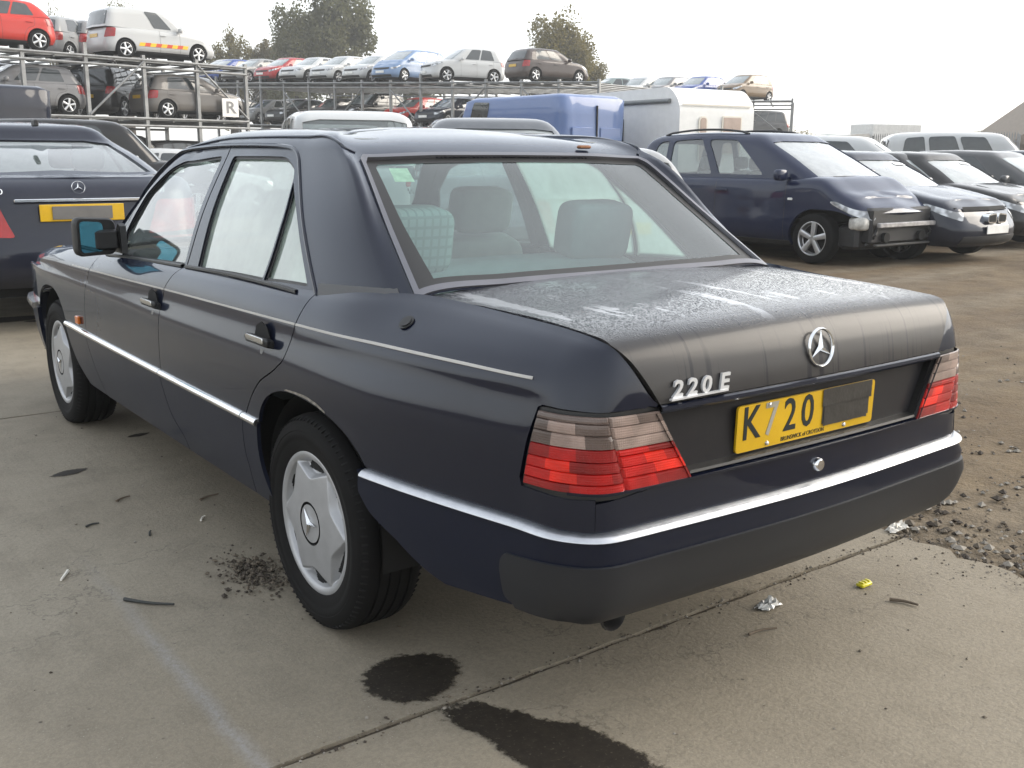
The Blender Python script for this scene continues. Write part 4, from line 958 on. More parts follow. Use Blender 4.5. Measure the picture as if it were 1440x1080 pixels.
def rim_mesh(r, spokes=5, kind=0):
    """alloy wheel face, axis +x"""
    mb = MB(); R = r * .67
    mb.lathe([(.0, R * 1.0), (.012, R * 1.02), (.014, R * .97), (.004, R * .93), (-.05, R * .90), (-.06, R * .86)], 40, 0, flip=True)
    mb.lathe([(.005, 0), (.008, R * .12), (.006, R * .2), (-.02, R * .22)], 20, 0, flip=False)
    for k in range(spokes):
        a = 2 * PI * k / spokes; c, s = math.cos(a), math.sin(a); w0, w1 = (.13, .17) if spokes <= 6 else (.07, .06); w0, w1 = R * w0, R * w1
        P = [(R * .12, -w0, .006), (R * .95, -w1, .006), (R * .95, w1, .006), (R * .12, w0, .006), (R * .12, -w0 * .7, .012), (R * .95, -w1 * .7, .010), (R * .95, w1 * .7, .010), (R * .12, w0 * .7, .012), (R * .12, -w0, -.03), (R * .95, -w1, -.03), (R * .95, w1, -.03), (R * .12, w0, -.03)]
        V = [(h, x * c - y * s, x * s + y * c) for x, y, h in P]
        mb.add(V, [f[::-1] for f in [(4, 7, 6, 5), (0, 4, 5, 1), (3, 2, 6, 7), (0, 1, 9, 8), (2, 3, 11, 10), (1, 5, 6, 2)]], 0)
    return mb
def tyre_mesh(r, w=.2):
    R = r; mb = MB(); h = w / 2
    mb.lathe([(-h, R * .66), (-h * 1.03, R * .80), (-h * .92, R * .94), (-h * .72, R * .995), (0, R), (h * .72, R * .995), (h * .92, R * .94), (h * 1.03, R * .80), (h, R * .66)], 40, 0, flip=True)
    mb.lathe([(h * .2, R * .67), (h * .1, .0)], 24, 1)
    return mb
MESHES = {}
def cached(k, f):
    if k not in MESHES: MESHES[k] = f()
    return MESHES[k]
def inst(name, me, parent, mat=None, loc=(0, 0, 0), rot=(0, 0, 0)):
    o = bpy.data.objects.new(name, me); link(o, parent); o.location = loc; o.rotation_euler = rot
    if mat is not None: o.material_slots[0].link = 'OBJECT'; o.material_slots[0].material = mat
    return o
def pm(L, o, **k):
    b = panel(L, o, **k); return b
def symmesh(b, name, mats, **k): return b.join(b.mirrored()).mesh(name, mats, **k)
def rect(u0, u1, v0, v1, r=.03): return rpoly([(u0, v0), (u1, v0), (u1, v1), (u0, v1)], r, 3)
def car_parts(kind, near):
    """meshes of one kind of car"""
    key = (kind, near)
    if key in MESHES: return MESHES[key]
    q = SPEC[kind]; LBq, LTq, uT, us, (yr, ya, y0, y1, belt) = lofts(q); r = q['r']; D = dict(q=q, LB=LBq, LT=LTq, uT=uT, us=us, g=(yr, ya, y0, y1, belt)); st_ = .06 if near else .12
    ui = lambda y, z: LBq.inv([(y, z)], (1, 2), (us[3] - .2, us[-4] + .2), (0, .76))[0]
    def arch(yc, R):
        return [ui(yc + R * math.cos(t), max(.205, r + R * math.sin(t))) for t in np.linspace(PI + .35, -.35, 20)]
    ar = arch(yr, r * 1.16); af = arch(ya, r * 1.16)
    bottom = [(us[0], .012), (us[2], .012)] + [(u, max(.012, v)) for u, v in ar] + [(u, max(.012, v)) for u, v in af] + [(us[-3], .012), (us[-1], .012)]
    cutf = .0
    if kind == 'mpv' and near:   # front bumper missing
        ufr = af[-1][0]; bottom = bottom[:-2 - 9] + [(us[-4], .49), (us[-3], .60), (us[-1], .61)]
    out_ = bottom + [(us[-1], 1.60), (us[0], 1.60)]
    nf = lambda a, b: (a[0] < .005 and b[0] < .005) or (a[0] > us[-1] - .005 and b[0] > us[-1] - .005) or (a[1] > 1.595 and b[1] > 1.595)
    body = pm(LBq, out_, step=st_, flange=.05, noflange=nf, bst=st_ * .7)
    # greenhouse skin with openings
    su, eu = uT[3], uT[8]; holes, wins = [], []
    for a, b in q['win']:
        wz = rpoly([(su + (eu - su) * a, .045), (su + (eu - su) * b, .045), (su + (eu - su) * (b - .004), .415), (su + (eu - su) * (a + (.004 if a > .2 else .03)), .405)], [.03, .03, .05, .07], 3); wins.append(('window', wz))
    rear = [(0, .05), (uT[1], .05), (uT[2] - .02, .055), (uT[2] - .02, .38), (uT[1], .42), (0, .42)]; scr = [(uT[-1], .03), (uT[-2], .03), (uT[-3] + .03, .03), (uT[-3] + .03, .40), (uT[-2], .425), (uT[-1], .425)]
    if kind == 'carvan': rear = rear
    hs = [w for _, w in wins] + [rear, scr]
    to = [(0, 0), (uT[2], 0), (su, 0), (eu, 0), (uT[-1], 0), (uT[-1], 1.25), (0, 1.25)]
    nt2 = lambda a, b: (a[0] < .005 and b[0] < .005) or (a[0] > uT[-1] - .005 and b[0] > uT[-1] - .005)
    top = pm(LTq, to, holes=hs if near else (), step=st_, flange=.02 if near else 0, noflange=lambda a, b: nt2(a, b) or (a[1] > 1.245 and b[1] > 1.245), nfall=True, bst=st_ * .7)
    body.join(top); D['body'] = symmesh(body, kind + '_body', [PAINT, BLACKTRIM])
    D['wins'] = []
    for nm, w in wins:
        b = pm(LTq, w, step=.12, off=-.012 if near else .004, flange=0); D['wins'].append(('window', b.mesh('window', AUTO_GLASS if near else PRIV_GLASS))); D['wins'].append(('window', b.mirrored().mesh('window', AUTO_GLASS if near else PRIV_GLASS)))
    if kind != 'bigvan' :
        D['wins'].append(('rear_window', symmesh(pm(LTq, rear, step=.12, off=-.012 if near else .004, flange=0), 'rear_window', AUTO_GLASS if near else PRIV_GLASS)))
    D['wins'].append(('windscreen', symmesh(pm(LTq, scr, step=.12, off=-.012 if near else .004, flange=0), 'windscreen', PALE_GLASS if near else PALE_FAR)))
    # lamps
    vz = lambda u, z: float(np.interp(z, LBq._b(LBq.T, np.full(len(LBq.V), u), LBq.V)[:, 2][LBq.V < .75], LBq.V[LBq.V < .75]))
    t0, t1 = q['tail']; ua, ub = us[1] + (-.10 if kind == 'coupe' else .12), us[3] + .02
    tl = pm(LBq, rpoly([(ua, vz(ua, t0)), (ub, vz(ub, t0 + .03)), (ub + .06, vz(ub, min(t1, q['zd'] - .04))), (ua + .10, vz(ua, min(t1, q['zd'] - .04)))], .03, 3), step=.08, off=.006, flange=.012)
    D['tails'] = [tl.mesh('tail_lamp', TAILL), tl.mirrored().mesh('tail_lamp', TAILL)]
    ha, hb = us[-5] + .0, us[-3] + .10; zn = q['zn']
    hl = pm(LBq, rpoly([(ha - .10, vz(ha, zn + .0)), (hb, vz(hb, zn - .17)), (hb + .03, vz(hb, zn - .06)), (ha, vz(ha, zn + .05))], .04, 4), step=.08, off=.006, flange=.012)
    D['heads'] = [hl.mesh('headlamp', HEADL), hl.mirrored().mesh('headlamp', HEADL)]
    ug = us[-2] - .04
    gr = pm(LBq, [(us[-1], vz(us[-1], zn - .17)), (ug, vz(ug, zn - .15)), (ug - .04, vz(ug, zn - .07)), (us[-1], vz(us[-1], zn - .075))][::-1], step=.04, off=.009, flange=.012)
    D['grille'] = symmesh(gr, 'grille', BLACKTRIM)
    it = pm(LBq, [(us[-1], .06), (us[-3] + .05, .06), (us[-3] + .1, .20), (us[-1], .20)], step=.04, off=.007, flange=.01); D['intake'] = symmesh(it, 'air_intake', BLACKTRIM)
    sl = pm(LBq, [(ar[-1][0] + .02, .012), (af[0][0] - .02, .012), (af[0][0] - .02, .075), (ar[-1][0] + .02, .075)], step=.2, off=.006, flange=.01); D['sill'] = [sl.mesh('sill_trim', BLACKTRIM), sl.mirrored().mesh('sill_trim', BLACKTRIM)]
    ymx = max(LBq.pt(us[-1], vz(us[-1], z_))[0][1] for z_ in (.41, .45, .49, .53)); mb = MB(); mb.box((0, ymx + .006, .47), (.52, .012, .11), 0, None, .004); D['plateF'] = mb.mesh('number_plate', WPLATE)
    zp = .70 if q['zd'] > 1.0 or kind in ('hatch', 'estate', 'hatch3', 'mini', 'mpv', 'xover', 'suv') else .70; ymn = min(LBq.pt(us[0], vz(us[0], z_))[0][1] for z_ in (zp - .05, zp, zp + .05)); mb = MB(); mb.box((0, ymn - .004, zp), (.52, .012, .11), 0, None, .004); D['plateR'] = mb.mesh('number_plate', YEL)
    # mirrors
    ym = q['fb'] - .50; b_ = belt(ym); mb = MB(); W2 = q['W'] / 2
    cushion_(mb, (-(W2 + .075), ym, b_ + .06), (.20, .11, .145)); mb.box((-(W2 - .03), ym + .01, b_ + .02), (.10, .05, .04), 0, None, .01); D['mirror'] = [mb.mesh('door_mirror', [PAINT]), mb.mirrored().mesh('door_mirror', [PAINT])]
    # underside
    mb = MB(); mb.box((0, 0, .33), (q['W'] - .42, q['L'] - .55, .22)); mb.box((0, (yr + ya) / 2, .42), (q['W'] - .14, q['wb'] - r * 2.5, .34)); mb.box((0, 0, .62), (q['W'] - .5, q['L'] - .5, .16)) ; D['under'] = mb.mesh('underbody', DARK)
    mb = MB(); 
    # door seams and handles
    def ribbon(path, w=.007):
        p_ = A(path); d = np.gradient(p_, axis=0); d /= np.linalg.norm(d, axis=1, keepdims=True) + 1e-9; nn = np.stack([-d[:, 1], d[:, 0]], 1); rows = [LBq.pt((p_ + nn * k)[:, 0], (p_ + nn * k)[:, 1]) + LBq.nr(p_[:, 0], p_[:, 1]) * .0015 for k in (-w / 2, w / 2)]
        return MB().grid(np.stack(rows, 1))
    yA, yB, yC = q['fb'] - .48, (q['fb'] + q['rb']) / 2 + (.10 if len(q['win']) > 1 else .3), max(yr + .02, q['rb'] + .55)
    SM = []
    for yy, ks in ((yA, 0), (yB, 0)): SM.append(ribbon([ui(yy, z) for z in np.linspace(.26, belt(yy) - .01, 14)]))
    if len(q['win']) > 1: SM.append(ribbon([ui(y_, z) for y_, z in spl([(yr + .44, .26), (yr + .40, .45), (yr + .30, .62), (yC + .02, .72), (yC, belt(yC) - .01)], 6)]))
    D['seams'] = [m__ for b_ in SM for m__ in (b_.mesh('door_gap', SEAL), b_.mirrored().mesh('door_gap', SEAL))]
    D['handles'] = []
    for yy in ([yB + .12, yC + .16] if len(q['win']) > 1 else [yB + .12]):
        pu = ui(yy, belt(yy) - .15); P0, n0 = LBq.pt(*pu)[0], LBq.nr(*pu)[0]; mb = MB(); mb.box(P0 + n0 * .022, (.02, .20, .028), 0, None, .006); D['handles'] += [mb.mesh('door_handle', [PAINT]), mb.mirrored().mesh('door_handle', [PAINT])]
    MESHES[key] = D; return D
def cushion_(mb, c, d):
    n = 8; P = []
    for i in range(n + 1):
        th = PI * i / n - PI / 2; sg = lambda q, e: math.copysign(abs(q) ** e, q)
        row = [A(c) + A([d[0] / 2 * sg(math.cos(th), .5) * sg(math.cos(2 * PI * j / 14), .5), d[1] / 2 * sg(math.cos(th), .5) * sg(math.sin(2 * PI * j / 14), .5), d[2] / 2 * sg(math.sin(th), .5)]) for j in range(15)]
        P.append(row)
    return mb.grid(A(P))
def car(name, label, cat, kind, paint, loc, rz, group=None, near=False, rim='alloy', front=True, rear=True, trim=None, cabin=None, spokes=5, parts=None):
    """one vehicle; loc = middle of the wheelbase length on the ground, local +y is forward"""
    D = car_parts(kind, near); q = D['q']; yr, ya, y0, y1, belt = D['g']
    t = thing(name, label, cat, loc, rz, group)
    b = inst('body', D['body'], t, paint); inst('underbody', D['under'], t)
    for nm, me in D['wins']: inst(nm, me, t)
    rmat = {'alloy': ALLOY, 'dark': DARKALLOY, 'trim': HUBCAP}[rim]
    for s in (-1, 1):
        for yy in (yr, ya):
            w = bpy.data.objects.new('wheel', cached(('tyre', q['r']), lambda: tyre_mesh(q['r']).mesh('tyre', [TYRE, DARK]))); link(w, t); w.location = (s * (q['W'] / 2 - .125), yy, q['r']); w.rotation_euler = (rnd.uniform(0, 6), 0, 0 if s > 0 else PI)
            me = cached(('rim', q['r'], spokes), lambda: rim_mesh(q['r'], spokes).mesh('rim', [ALLOY], ang=30)); inst('rim', me, w, rmat, (.088, 0, 0))
    for k in (0, 1):
        if rear: inst('tail_lamp', D['tails'][k], t)
        if front: inst('headlamp', D['heads'][k], t)
        inst('door_mirror', D['mirror'][k], t, trim or paint)
    if front: inst('grille', D['grille'], t); inst('air_intake', D['intake'], t); inst('number_plate', D['plateF'], t)
    if rear: inst('number_plate', D['plateR'], t)
    for m_ in D['sill']: inst('sill_trim', m_, t)
    for m_ in D['seams']: inst('door_gap', m_, t)
    for m_ in D['handles']: inst('door_handle', m_, t, paint)
    if near:
        mb = MB(); mb.box((0, -.2, .52), (q['W'] - .30, 2.6, .05)); mb.box((0, q['fb'] - .45, belt(0) - .08), (q['W'] - .34, .5, .12), 0, None, .04); inst('cabin_floor', mb.mesh('cabin_floor', DASH), t)
        for x in (-.37, .37):
            for y_ in (.05, -.85):
                mb = MB(); cushion_(mb, (x, y_, belt(0) - .18), (.46, .16, .55)); cushion_(mb, (x, y_ - .03, belt(0) + .20), (.24, .10, .18)); cushion_(mb, (x, y_ + .28, belt(0) - .42), (.46, .5, .16)); inst('seat', mb.mesh('seat', CLOTH if y_ < 0 else DASH), t)
    return t
# ================================================================== the yard: placing things
CAM0 = A([-2.025, -2.535, 1.338]); YAW = math.radians(36.806); FW = A([math.sin(YAW), math.cos(YAW)]); RT = A([math.cos(YAW), -math.sin(YAW)])
def at(px, Z):   # a spot on the ground: bearing of a column of the picture, metres ahead
    p = CAM0[:2] + FW * Z + RT * Z * (px - 720) / 1401.0; return (float(p[0]), float(p[1]))
def rzd(az): return -math.radians(az)     # heading measured clockwise from +y
def along(p, az, d): return (p[0] + math.sin(math.radians(az)) * d, p[1] + math.cos(math.radians(az)) * d)
WHITE, SILVER, NAVY, BLACK = pnt('white', (.47, .48, .48), .10), pnt('silver', (.25, .255, .255), .10), pnt('navy', (.0050, .0065, .016), .10, (.8, .88, 1)), pnt('black', (.005, .005, .0058), .10)
RED, DRED, LBLUE, BLUE, GREY, DGREY, BROWN, MAROON, GOLD, SGREEN, SKY = pnt('red', (.50, .022, .012)), pnt('dark_red', (.34, .012, .016)), pnt('pale_blue', (.15, .24, .40)), pnt('blue', (.020, .06, .26)), pnt('grey', (.16, .16, .165)), pnt('dark_grey', (.055, .058, .062)), pnt('brown_grey', (.13, .12, .11)), pnt('maroon_brown', (.060, .045, .042)), pnt('gold_brown', (.17, .11, .055)), pnt('grey_green', (.20, .25, .25)), pnt('van_blue', (.12, .18, .35), .1)

# dark saloon-coupe ahead on the left, seen from behind ---------------------------
cx, cy = at(142, 8.0)
clk = car('coupe_car', 'dark navy coupe seen from behind with taped yellow rear plate and chrome boot strip', 'car', 'coupe', NAVY, (cx, cy + 2.33, 0), rzd(2), near=True, front=True)
D = car_parts('coupe', True); yb = lambda z: float(min(D['LB'].pt(0, v)[0][1] for v in [np.interp(z, D['LB'].T[0, :, 2][D['LB'].V < .75], D['LB'].V[D['LB'].V < .75])]))
for o in list(clk.children):
    if o.name.startswith('number_plate') and o.data == D['plateR']:
        o.location = (0, 0, .085); yp = min(v.co.y for v in o.data.vertices)
        m_ = MB(); m_.box((0, yp - .003, .70), (.37, .006, .085), 0, None, .002); o2 = m_.build('covering_tape', simple('grey_adhesive_tape', (.13, .125, .12), .4, bmp=.4, bsc=30), o); clk.scale = (1.15, 1.12, 1.13)
m_ = MB(); m_.box((0, yb(.865) - .012, .865), (.80, .018, .022), 0, None, .006); m_.build('boot_strip', CHROME, clk)
m_ = MB(); star(m_, (0, yb(.94) - .004, .945), (1, 0, 0), (0, .2, .98), .043, h=.008); m_.build('star_emblem', CHROME, clk)
m_ = MB(); add_text(m_, '220', (-.50, yb(.92) + .006, .922), (1, 0, 0), (0, .1, 1), .05, ext=.003, sx=1.3); m_.build('model_badge', CHROME, clk)
m_ = MB(); add_text(m_, 'CDI', (.50, yb(.92) + .006, .922), (1, 0, 0), (0, .1, 1), .05, ext=.003, sx=1.3); m_.build('model_badge', CHROME, clk)
m_ = MB(); m_.box((0, -.95, 1.385), (.03, .13, .05), 0, None, .012); m_.build('roof_aerial', BLACKTRIM, clk)

# the row on the right, noses towards us -------------------------------------------
def face(px, Zf, dy): x, y = at(px, Zf); return (x, y, 0)
xm, ym_ = 8.81 + .83, 5.62 + (4.5 / 2 - .86)
mz = car('people_carrier', 'dark blue people carrier with its front bumper torn off and roof rails', 'car', 'mpv', pnt('deep_blue', (.0065, .0115, .036), .08, (.75, .85, 1)), (xm, ym_, 0), rzd(180), near=True, spokes=5)
q = SPEC['mpv']
def strip_front(t, names):
    for o in list(t.children):
        if any(o.name.split('.')[0] == n for n in names): bpy.data.objects.remove(o)
D = car_parts('mpv', True)
for o in list(mz.children):
    if o.data in (D['plateF'], D['intake'], D['grille']): bpy.data.objects.remove(o)
yF = 2.25
m_ = MB(); m_.box((0, yF - .30, .50), (1.30, .30, .44), 0, None, .03); m_.box((0, yF - .42, .36), (1.5, .3, .3), 0, None, .04); m_.build('radiator_panel', simple('oily_black_metal', (.012, .012, .013), .55, var=.5, nsc=14), mz)
m_ = MB(); m_.box((0, yF - .085, .515), (1.20, .06, .06), 0, None, .01); m_.build('crash_beam', simple('scuffed_crash_beam', (.34, .33, .33), .4, metal=.5, var=.4, nsc=12), mz)
m_ = MB(); m_.box((0, yF - .13, .27), (1.15, .06, .03), 0, None, .008); m_.build('lower_beam', DGREY, mz)
for s in (-1, 1):
    m_ = MB(); cushion_(m_, (s * .64, yF - .30, .53), (.28, .24, .17)); m_.build('washer_bottle', simple('stained_white_plastic', (.44, .43, .40), .5, var=.4, nsc=12), mz)
    m_ = MB(); m_.tube(spl([(s * .52, yF - .16, .50), (s * .60, yF - .12, .40), (s * .56, yF - .2, .32), (s * .66, yF - .22, .27)], 5), .018, 8); m_.build('loose_hose', BLACKTRIM, mz)
    m_ = MB(); m_.tube([(s * .38, yF - .18, .36), (s * .38, yF - .10, .36)], .062, 20); m_.build('cooling_fan', DARK, mz)
    m_ = MB(); P = D['LT'].pt(np.linspace(D['uT'][3] + .1, D['uT'][8] - .25, 14), np.full(14, .56)); P[:, 2] += .045 * np.sin(np.linspace(0, PI, 14)) ** .4; P[:, 0] *= -s; m_.tube(P, .015, 8); m_.build('roof_rail', BLACKTRIM, mz)
m_ = MB(); m_.tube([(-.25, 1.40, 1.075), (.25, 1.38, 1.085), (.45, 1.36, 1.08)], .009, 6); m_.build('wiper', BLACKTRIM, mz)
pu = D['LB'].inv([(1.02, .80)], (1, 2))[0]
for s in (1, -1):
    m_ = MB(); P0 = D['LB'].pt(*pu)[0] * A([s, 1, 1]); m_.box(P0 - A([s * .004, 0, 0]), (.02, .07, .03), 0, None, .008); m_.build('side_repeater', WPLATE, mz)

bm = car('hatchback_car', 'dark navy hatchback with twin kidney grille and white plate, beside the damaged people carrier', 'car', 'saloon', pnt('ink_blue', (.0045, .0065, .016), .08, (.8, .88, 1)), (at(1405, 13.2)[0] + .02, 6.72, 0), rzd(180), near=True, rim='dark', spokes=10)
D = car_parts('saloon', True)
for o in list(bm.children):
    if o.data is D['grille']: bpy.data.objects.remove(o)
    elif o.data is D['plateF']: o.location = (0, .004, -.045)
us = D['us']
vN = lambda z: float(np.interp(z, D['LB'].T[-1, :, 2][D['LB'].V < .75], D['LB'].V[D['LB'].V < .75])); yn = float(max(D['LB'].pt(us[-1], vN(z))[0][1] for z in (.50, .55, .60)))
for s in (1, -1):
    o_ = rpoly([(s * .018, .50), (s * .215, .505), (s * .225, .615), (s * .025, .635)], .035, 4); fr_ = ((0, yn, 0), (1, 0, 0), (0, 0, 1), (0, 1, 0))
    m_ = MB(); m_.prism(o_, -.08, .016, 0, fr_); m_.build('kidney_surround', CHROME, bm)
    i_ = rpoly([(s * .036, .518), (s * .198, .522), (s * .207, .600), (s * .043, .617)], .026, 4); m_ = MB(); m_.prism(i_, .0, .019, 0, fr_); m_.build('kidney_grille', DARK, bm)
m_ = MB(); pp = D['LB']
P = A([[pp.pt(u, v)[0] + A([0, .012, .012 if v > .66 else .004]) for v in (.655, .70)] for u in np.linspace(us[-1], us[-3] + .15, 16)]); m_.grid(P, flip=True); m_.join(m_.mirrored()); m_.build('bonnet_gap', DARK, bm)
STICK = simple('white_paper_sticker', (.72, .73, .74), .5)
def screen_sticker(t, kind, u0=.30):
    D = car_parts(kind, True); uT = D['uT']; m_ = panel(D['LT'], rpoly([(uT[-3] + .10, .33), (uT[-3] + .42, .345), (uT[-3] + .42, .385), (uT[-3] + .10, .375)], .01), step=.1, off=-.004, flange=0); m_.build('screen_sticker', STICK, t)
screen_sticker(bm, 'saloon')
c3 = car('saloon_car', 'black saloon with white windscreen sticker, third from the left in the row at right', 'car', 'saloon', BLACK, (bm.location.x + 2.75, 7.3, 0), rzd(181), near=True)
screen_sticker(c3, 'saloon')
c4 = car('saloon_car', 'dark grey saloon at the right edge, beside the black saloon with white sticker', 'car', 'saloon', DGREY, (bm.location.x + 5.6, 7.7, 0), rzd(180), near=True)
c5 = car('estate_car', 'silver estate close behind the saloon, roof showing left of the people carrier', 'car', 'estate', SILVER, (*at(772, 11.6), 0), rzd(22), near=True); c5.scale = (1, 1, .97)
# rows beyond the right-hand row
G2 = 'cars in the rows behind the damaged people carrier'
car('estate_car', 'white estate with dark windows behind the dark navy hatchback', 'car', 'suv', WHITE, (*at(1185, 19.5), 0), rzd(150), G2)
car('off_roader', 'white off-roader with black window band at the far right of the yard', 'car', 'pickup', WHITE, (*at(1345, 23), 0), rzd(140), G2)
car('hatchback_car', 'grey hatchback roof between the white estate and the white off-roader', 'car', 'hatch', GREY, (*at(1258, 25), 0), rzd(165), G2)
car('saloon_car', 'dark saloon under the brown gabled shed at the far right', 'car', 'saloon', BLACK, (*at(1420, 27), 0), rzd(150), G2)
car('people_carrier', 'silver people carrier far off in front of the steel palisade fence', 'car', 'mpv', SILVER, (*at(1290, 38), 0), rzd(120), G2)
car('saloon_car', 'white saloon parked below the white box lorry', 'car', 'estate', WHITE, (*at(1120, 36), 0), rzd(110), G2)
car('off_roader', 'dark grey off-roader parked below the green lorry cab', 'car', 'suv', DGREY, (*at(1085, 30), 0), rzd(190), G2)

car('saloon_car', 'black saloon just behind the gap between the navy and the black saloon', 'car', 'saloon', BLACK, (*at(1238, 17.5), 0), rzd(178), G2)
car('hatchback_car', 'dark grey hatchback behind the black saloon with white sticker', 'car', 'hatch', DGREY, (*at(1372, 18.5), 0), rzd(176), G2)
car('estate_car', 'navy estate in the second row near the right edge', 'car', 'estate', NAVY, (*at(1452, 20), 0), rzd(178), G2)
# between the saloon's roof and the racks --------------------------------------------
car('off_roader', 'white off-roader with roof rails just above the roof of the saloon', 'car', 'pickup', WHITE, (*at(484, 16.4), 0), rzd(20), near=True).scale = (1.0, 1, 1.03)
car('people_carrier', 'dark grey people carrier just in front of the blue panel van', 'car', 'mpv', pnt('slate', (.07, .078, .09), .14), (*at(690, 11.4), 0), rzd(210), near=True).scale = (1, 1, 1.04)
bv = car('panel_van', 'blue high-roof panel van in front of the white caravan', 'van', 'bigvan', SKY, (*along(at(826, 22.6), 356, 2.2), 0), rzd(356))
bv.scale = (1, .84, 1)
van = SPEC['bigvan']; D = car_parts('bigvan', False)
for s in (-1, 1):
    for z, y0, y1 in ((1.92, -2.2, .9), (1.55, -2.3, -.6), (1.55, -.4, 1.0)):
        p0 = D['LT'].inv([(y0, z), (y1, z)], (1, 2)); U = np.linspace(p0[0][0], p0[1][0], 12); V = np.linspace(p0[0][1], p0[1][1], 12); rows = [D['LT'].pt(U, V + dv) + D['LT'].nr(U, V + dv) * o for dv, o in ((-.025, 0), (-.01, .012), (.01, .012), (.025, 0))]
        m_ = MB(); m_.grid(np.stack(rows, 1)); m_ = m_ if s < 0 else m_.mirrored(); m_.build('pressed_rib', SKY, bv)
m_ = MB(); yr_ = -2.74; m_.box((0, yr_ - .0, 1.55), (.02, .05, 1.6)); m_.build('rear_door_gap', SEAL, bv)
for s in (-1, 1): m_ = MB(); m_.box((s * .42, yr_ + .012, 1.62), (.62, .05, .55), 0, None, .015); m_.build('rear_door_panel', SKY, bv)
# black 4x4 and low cars at the foot of the racks, far left
b4 = car('off_roader', 'black off-roader behind the navy coupe with a pale door mirror', 'car', 'pickup', BLACK, (*at(168, 18.6), 0), rzd(100), trim=WHITE)
m_ = MB(); m_.box((.955, 1.15, 1.02), (.012, .20, .085), 0, None, .004); m_.build('wing_badge', WPLATE, b4)
car('coupe_car', 'white-roofed coupe with black windows at the foot of the near rack', 'car', 'coupe', WHITE, (*at(262, 22.5), 0), rzd(100))
nv = car('panel_van', 'dark navy van with rounded roof behind the navy coupe, far left', 'van', 'bigvan', NAVY, (*at(-30, 20.6), 0), rzd(348))
nv.scale = (.98, .9, .97)

# white caravan ------------------------------------------------------------------------
CARV = simple('caravan_white_panel', (.68, .68, .66), .45, var=.05, coat=.3); CREAM = simple('caravan_cream_panel', (.66, .62, .54), .5, var=.06)
px, py = at(940, 23.0)
cv = thing('caravan', 'white caravan with arched cream window between the blue van and the people carrier', 'caravan', (px, py, 0), rzd(4))
m_ = MB(); prof = rpoly([(0, .55), (6.2, .55), (6.2, 2.40), (5.7, 2.74), (.35, 2.80), (0, 2.45)], [.06, .1, .3, .3, .18, .22], 6)   # local y (length), z
m_.prism(prof, 0, 2.25, 0, ((0, 0, 0), (0, 1, 0), (0, 0, 1), (1, 0, 0))); m_.build('caravan_body', CARV, cv)
def wframe(x0, x1, z0, z1, y, arch, par):
    p = [(x0, z0), (x1, z0), (x1, z1), (x0, z1)]; o_ = rpoly(p, [.03, .03, .13 if arch else .06, .13 if arch else .06], 5); m_ = MB(); m_.prism(o_, 0, .03, 0, ((0, y, 0), (1, 0, 0), (0, 0, 1), (0, -1, 0))); w_ = m_.build('window', CREAM, par)
    i_ = [tuple(q) for q in shrink(A(o_), .035)]; m_ = MB(); m_.prism(i_, .03, .036, 0, ((0, y, 0), (1, 0, 0), (0, 0, 1), (0, -1, 0))); m_.build('pane', simple('blind_behind_glass', (.34, .25, .20), .3, coat=.6), w_)
wframe(.55, .80, 1.2, 2.18, 0, True, cv); wframe(1.25, 1.85, 1.35, 2.2, 0, False, cv)
m_ = MB(); m_.box((1.12, -.012, 2.42), (2.1, .03, .03)); m_.build('front_rail', CREAM, cv)
m_ = MB(); m_.tube([(-.04, .3, 2.5), (-.04, 5.2, 2.5)], .05, 10); m_.build('awning_roll', simple('grey_awning_roll', (.16, .17, .17), .5), cv)
m_ = MB(); m_.box((-.01, 2.2, 1.75), (.03, .55, .8), 0, None, .01); m_.build('side_window', PRIV_GLASS, cv)
for s in (0, 1):
    m_ = MB(); m_.lathe([(-.09, .2), (-.09, .31), (.09, .31), (.09, .2)], 24, 0, flip=True); w_ = m_.build('wheel', TYRE, cv); w_.location = (.12 if s == 0 else 2.13, 3.0, .31)

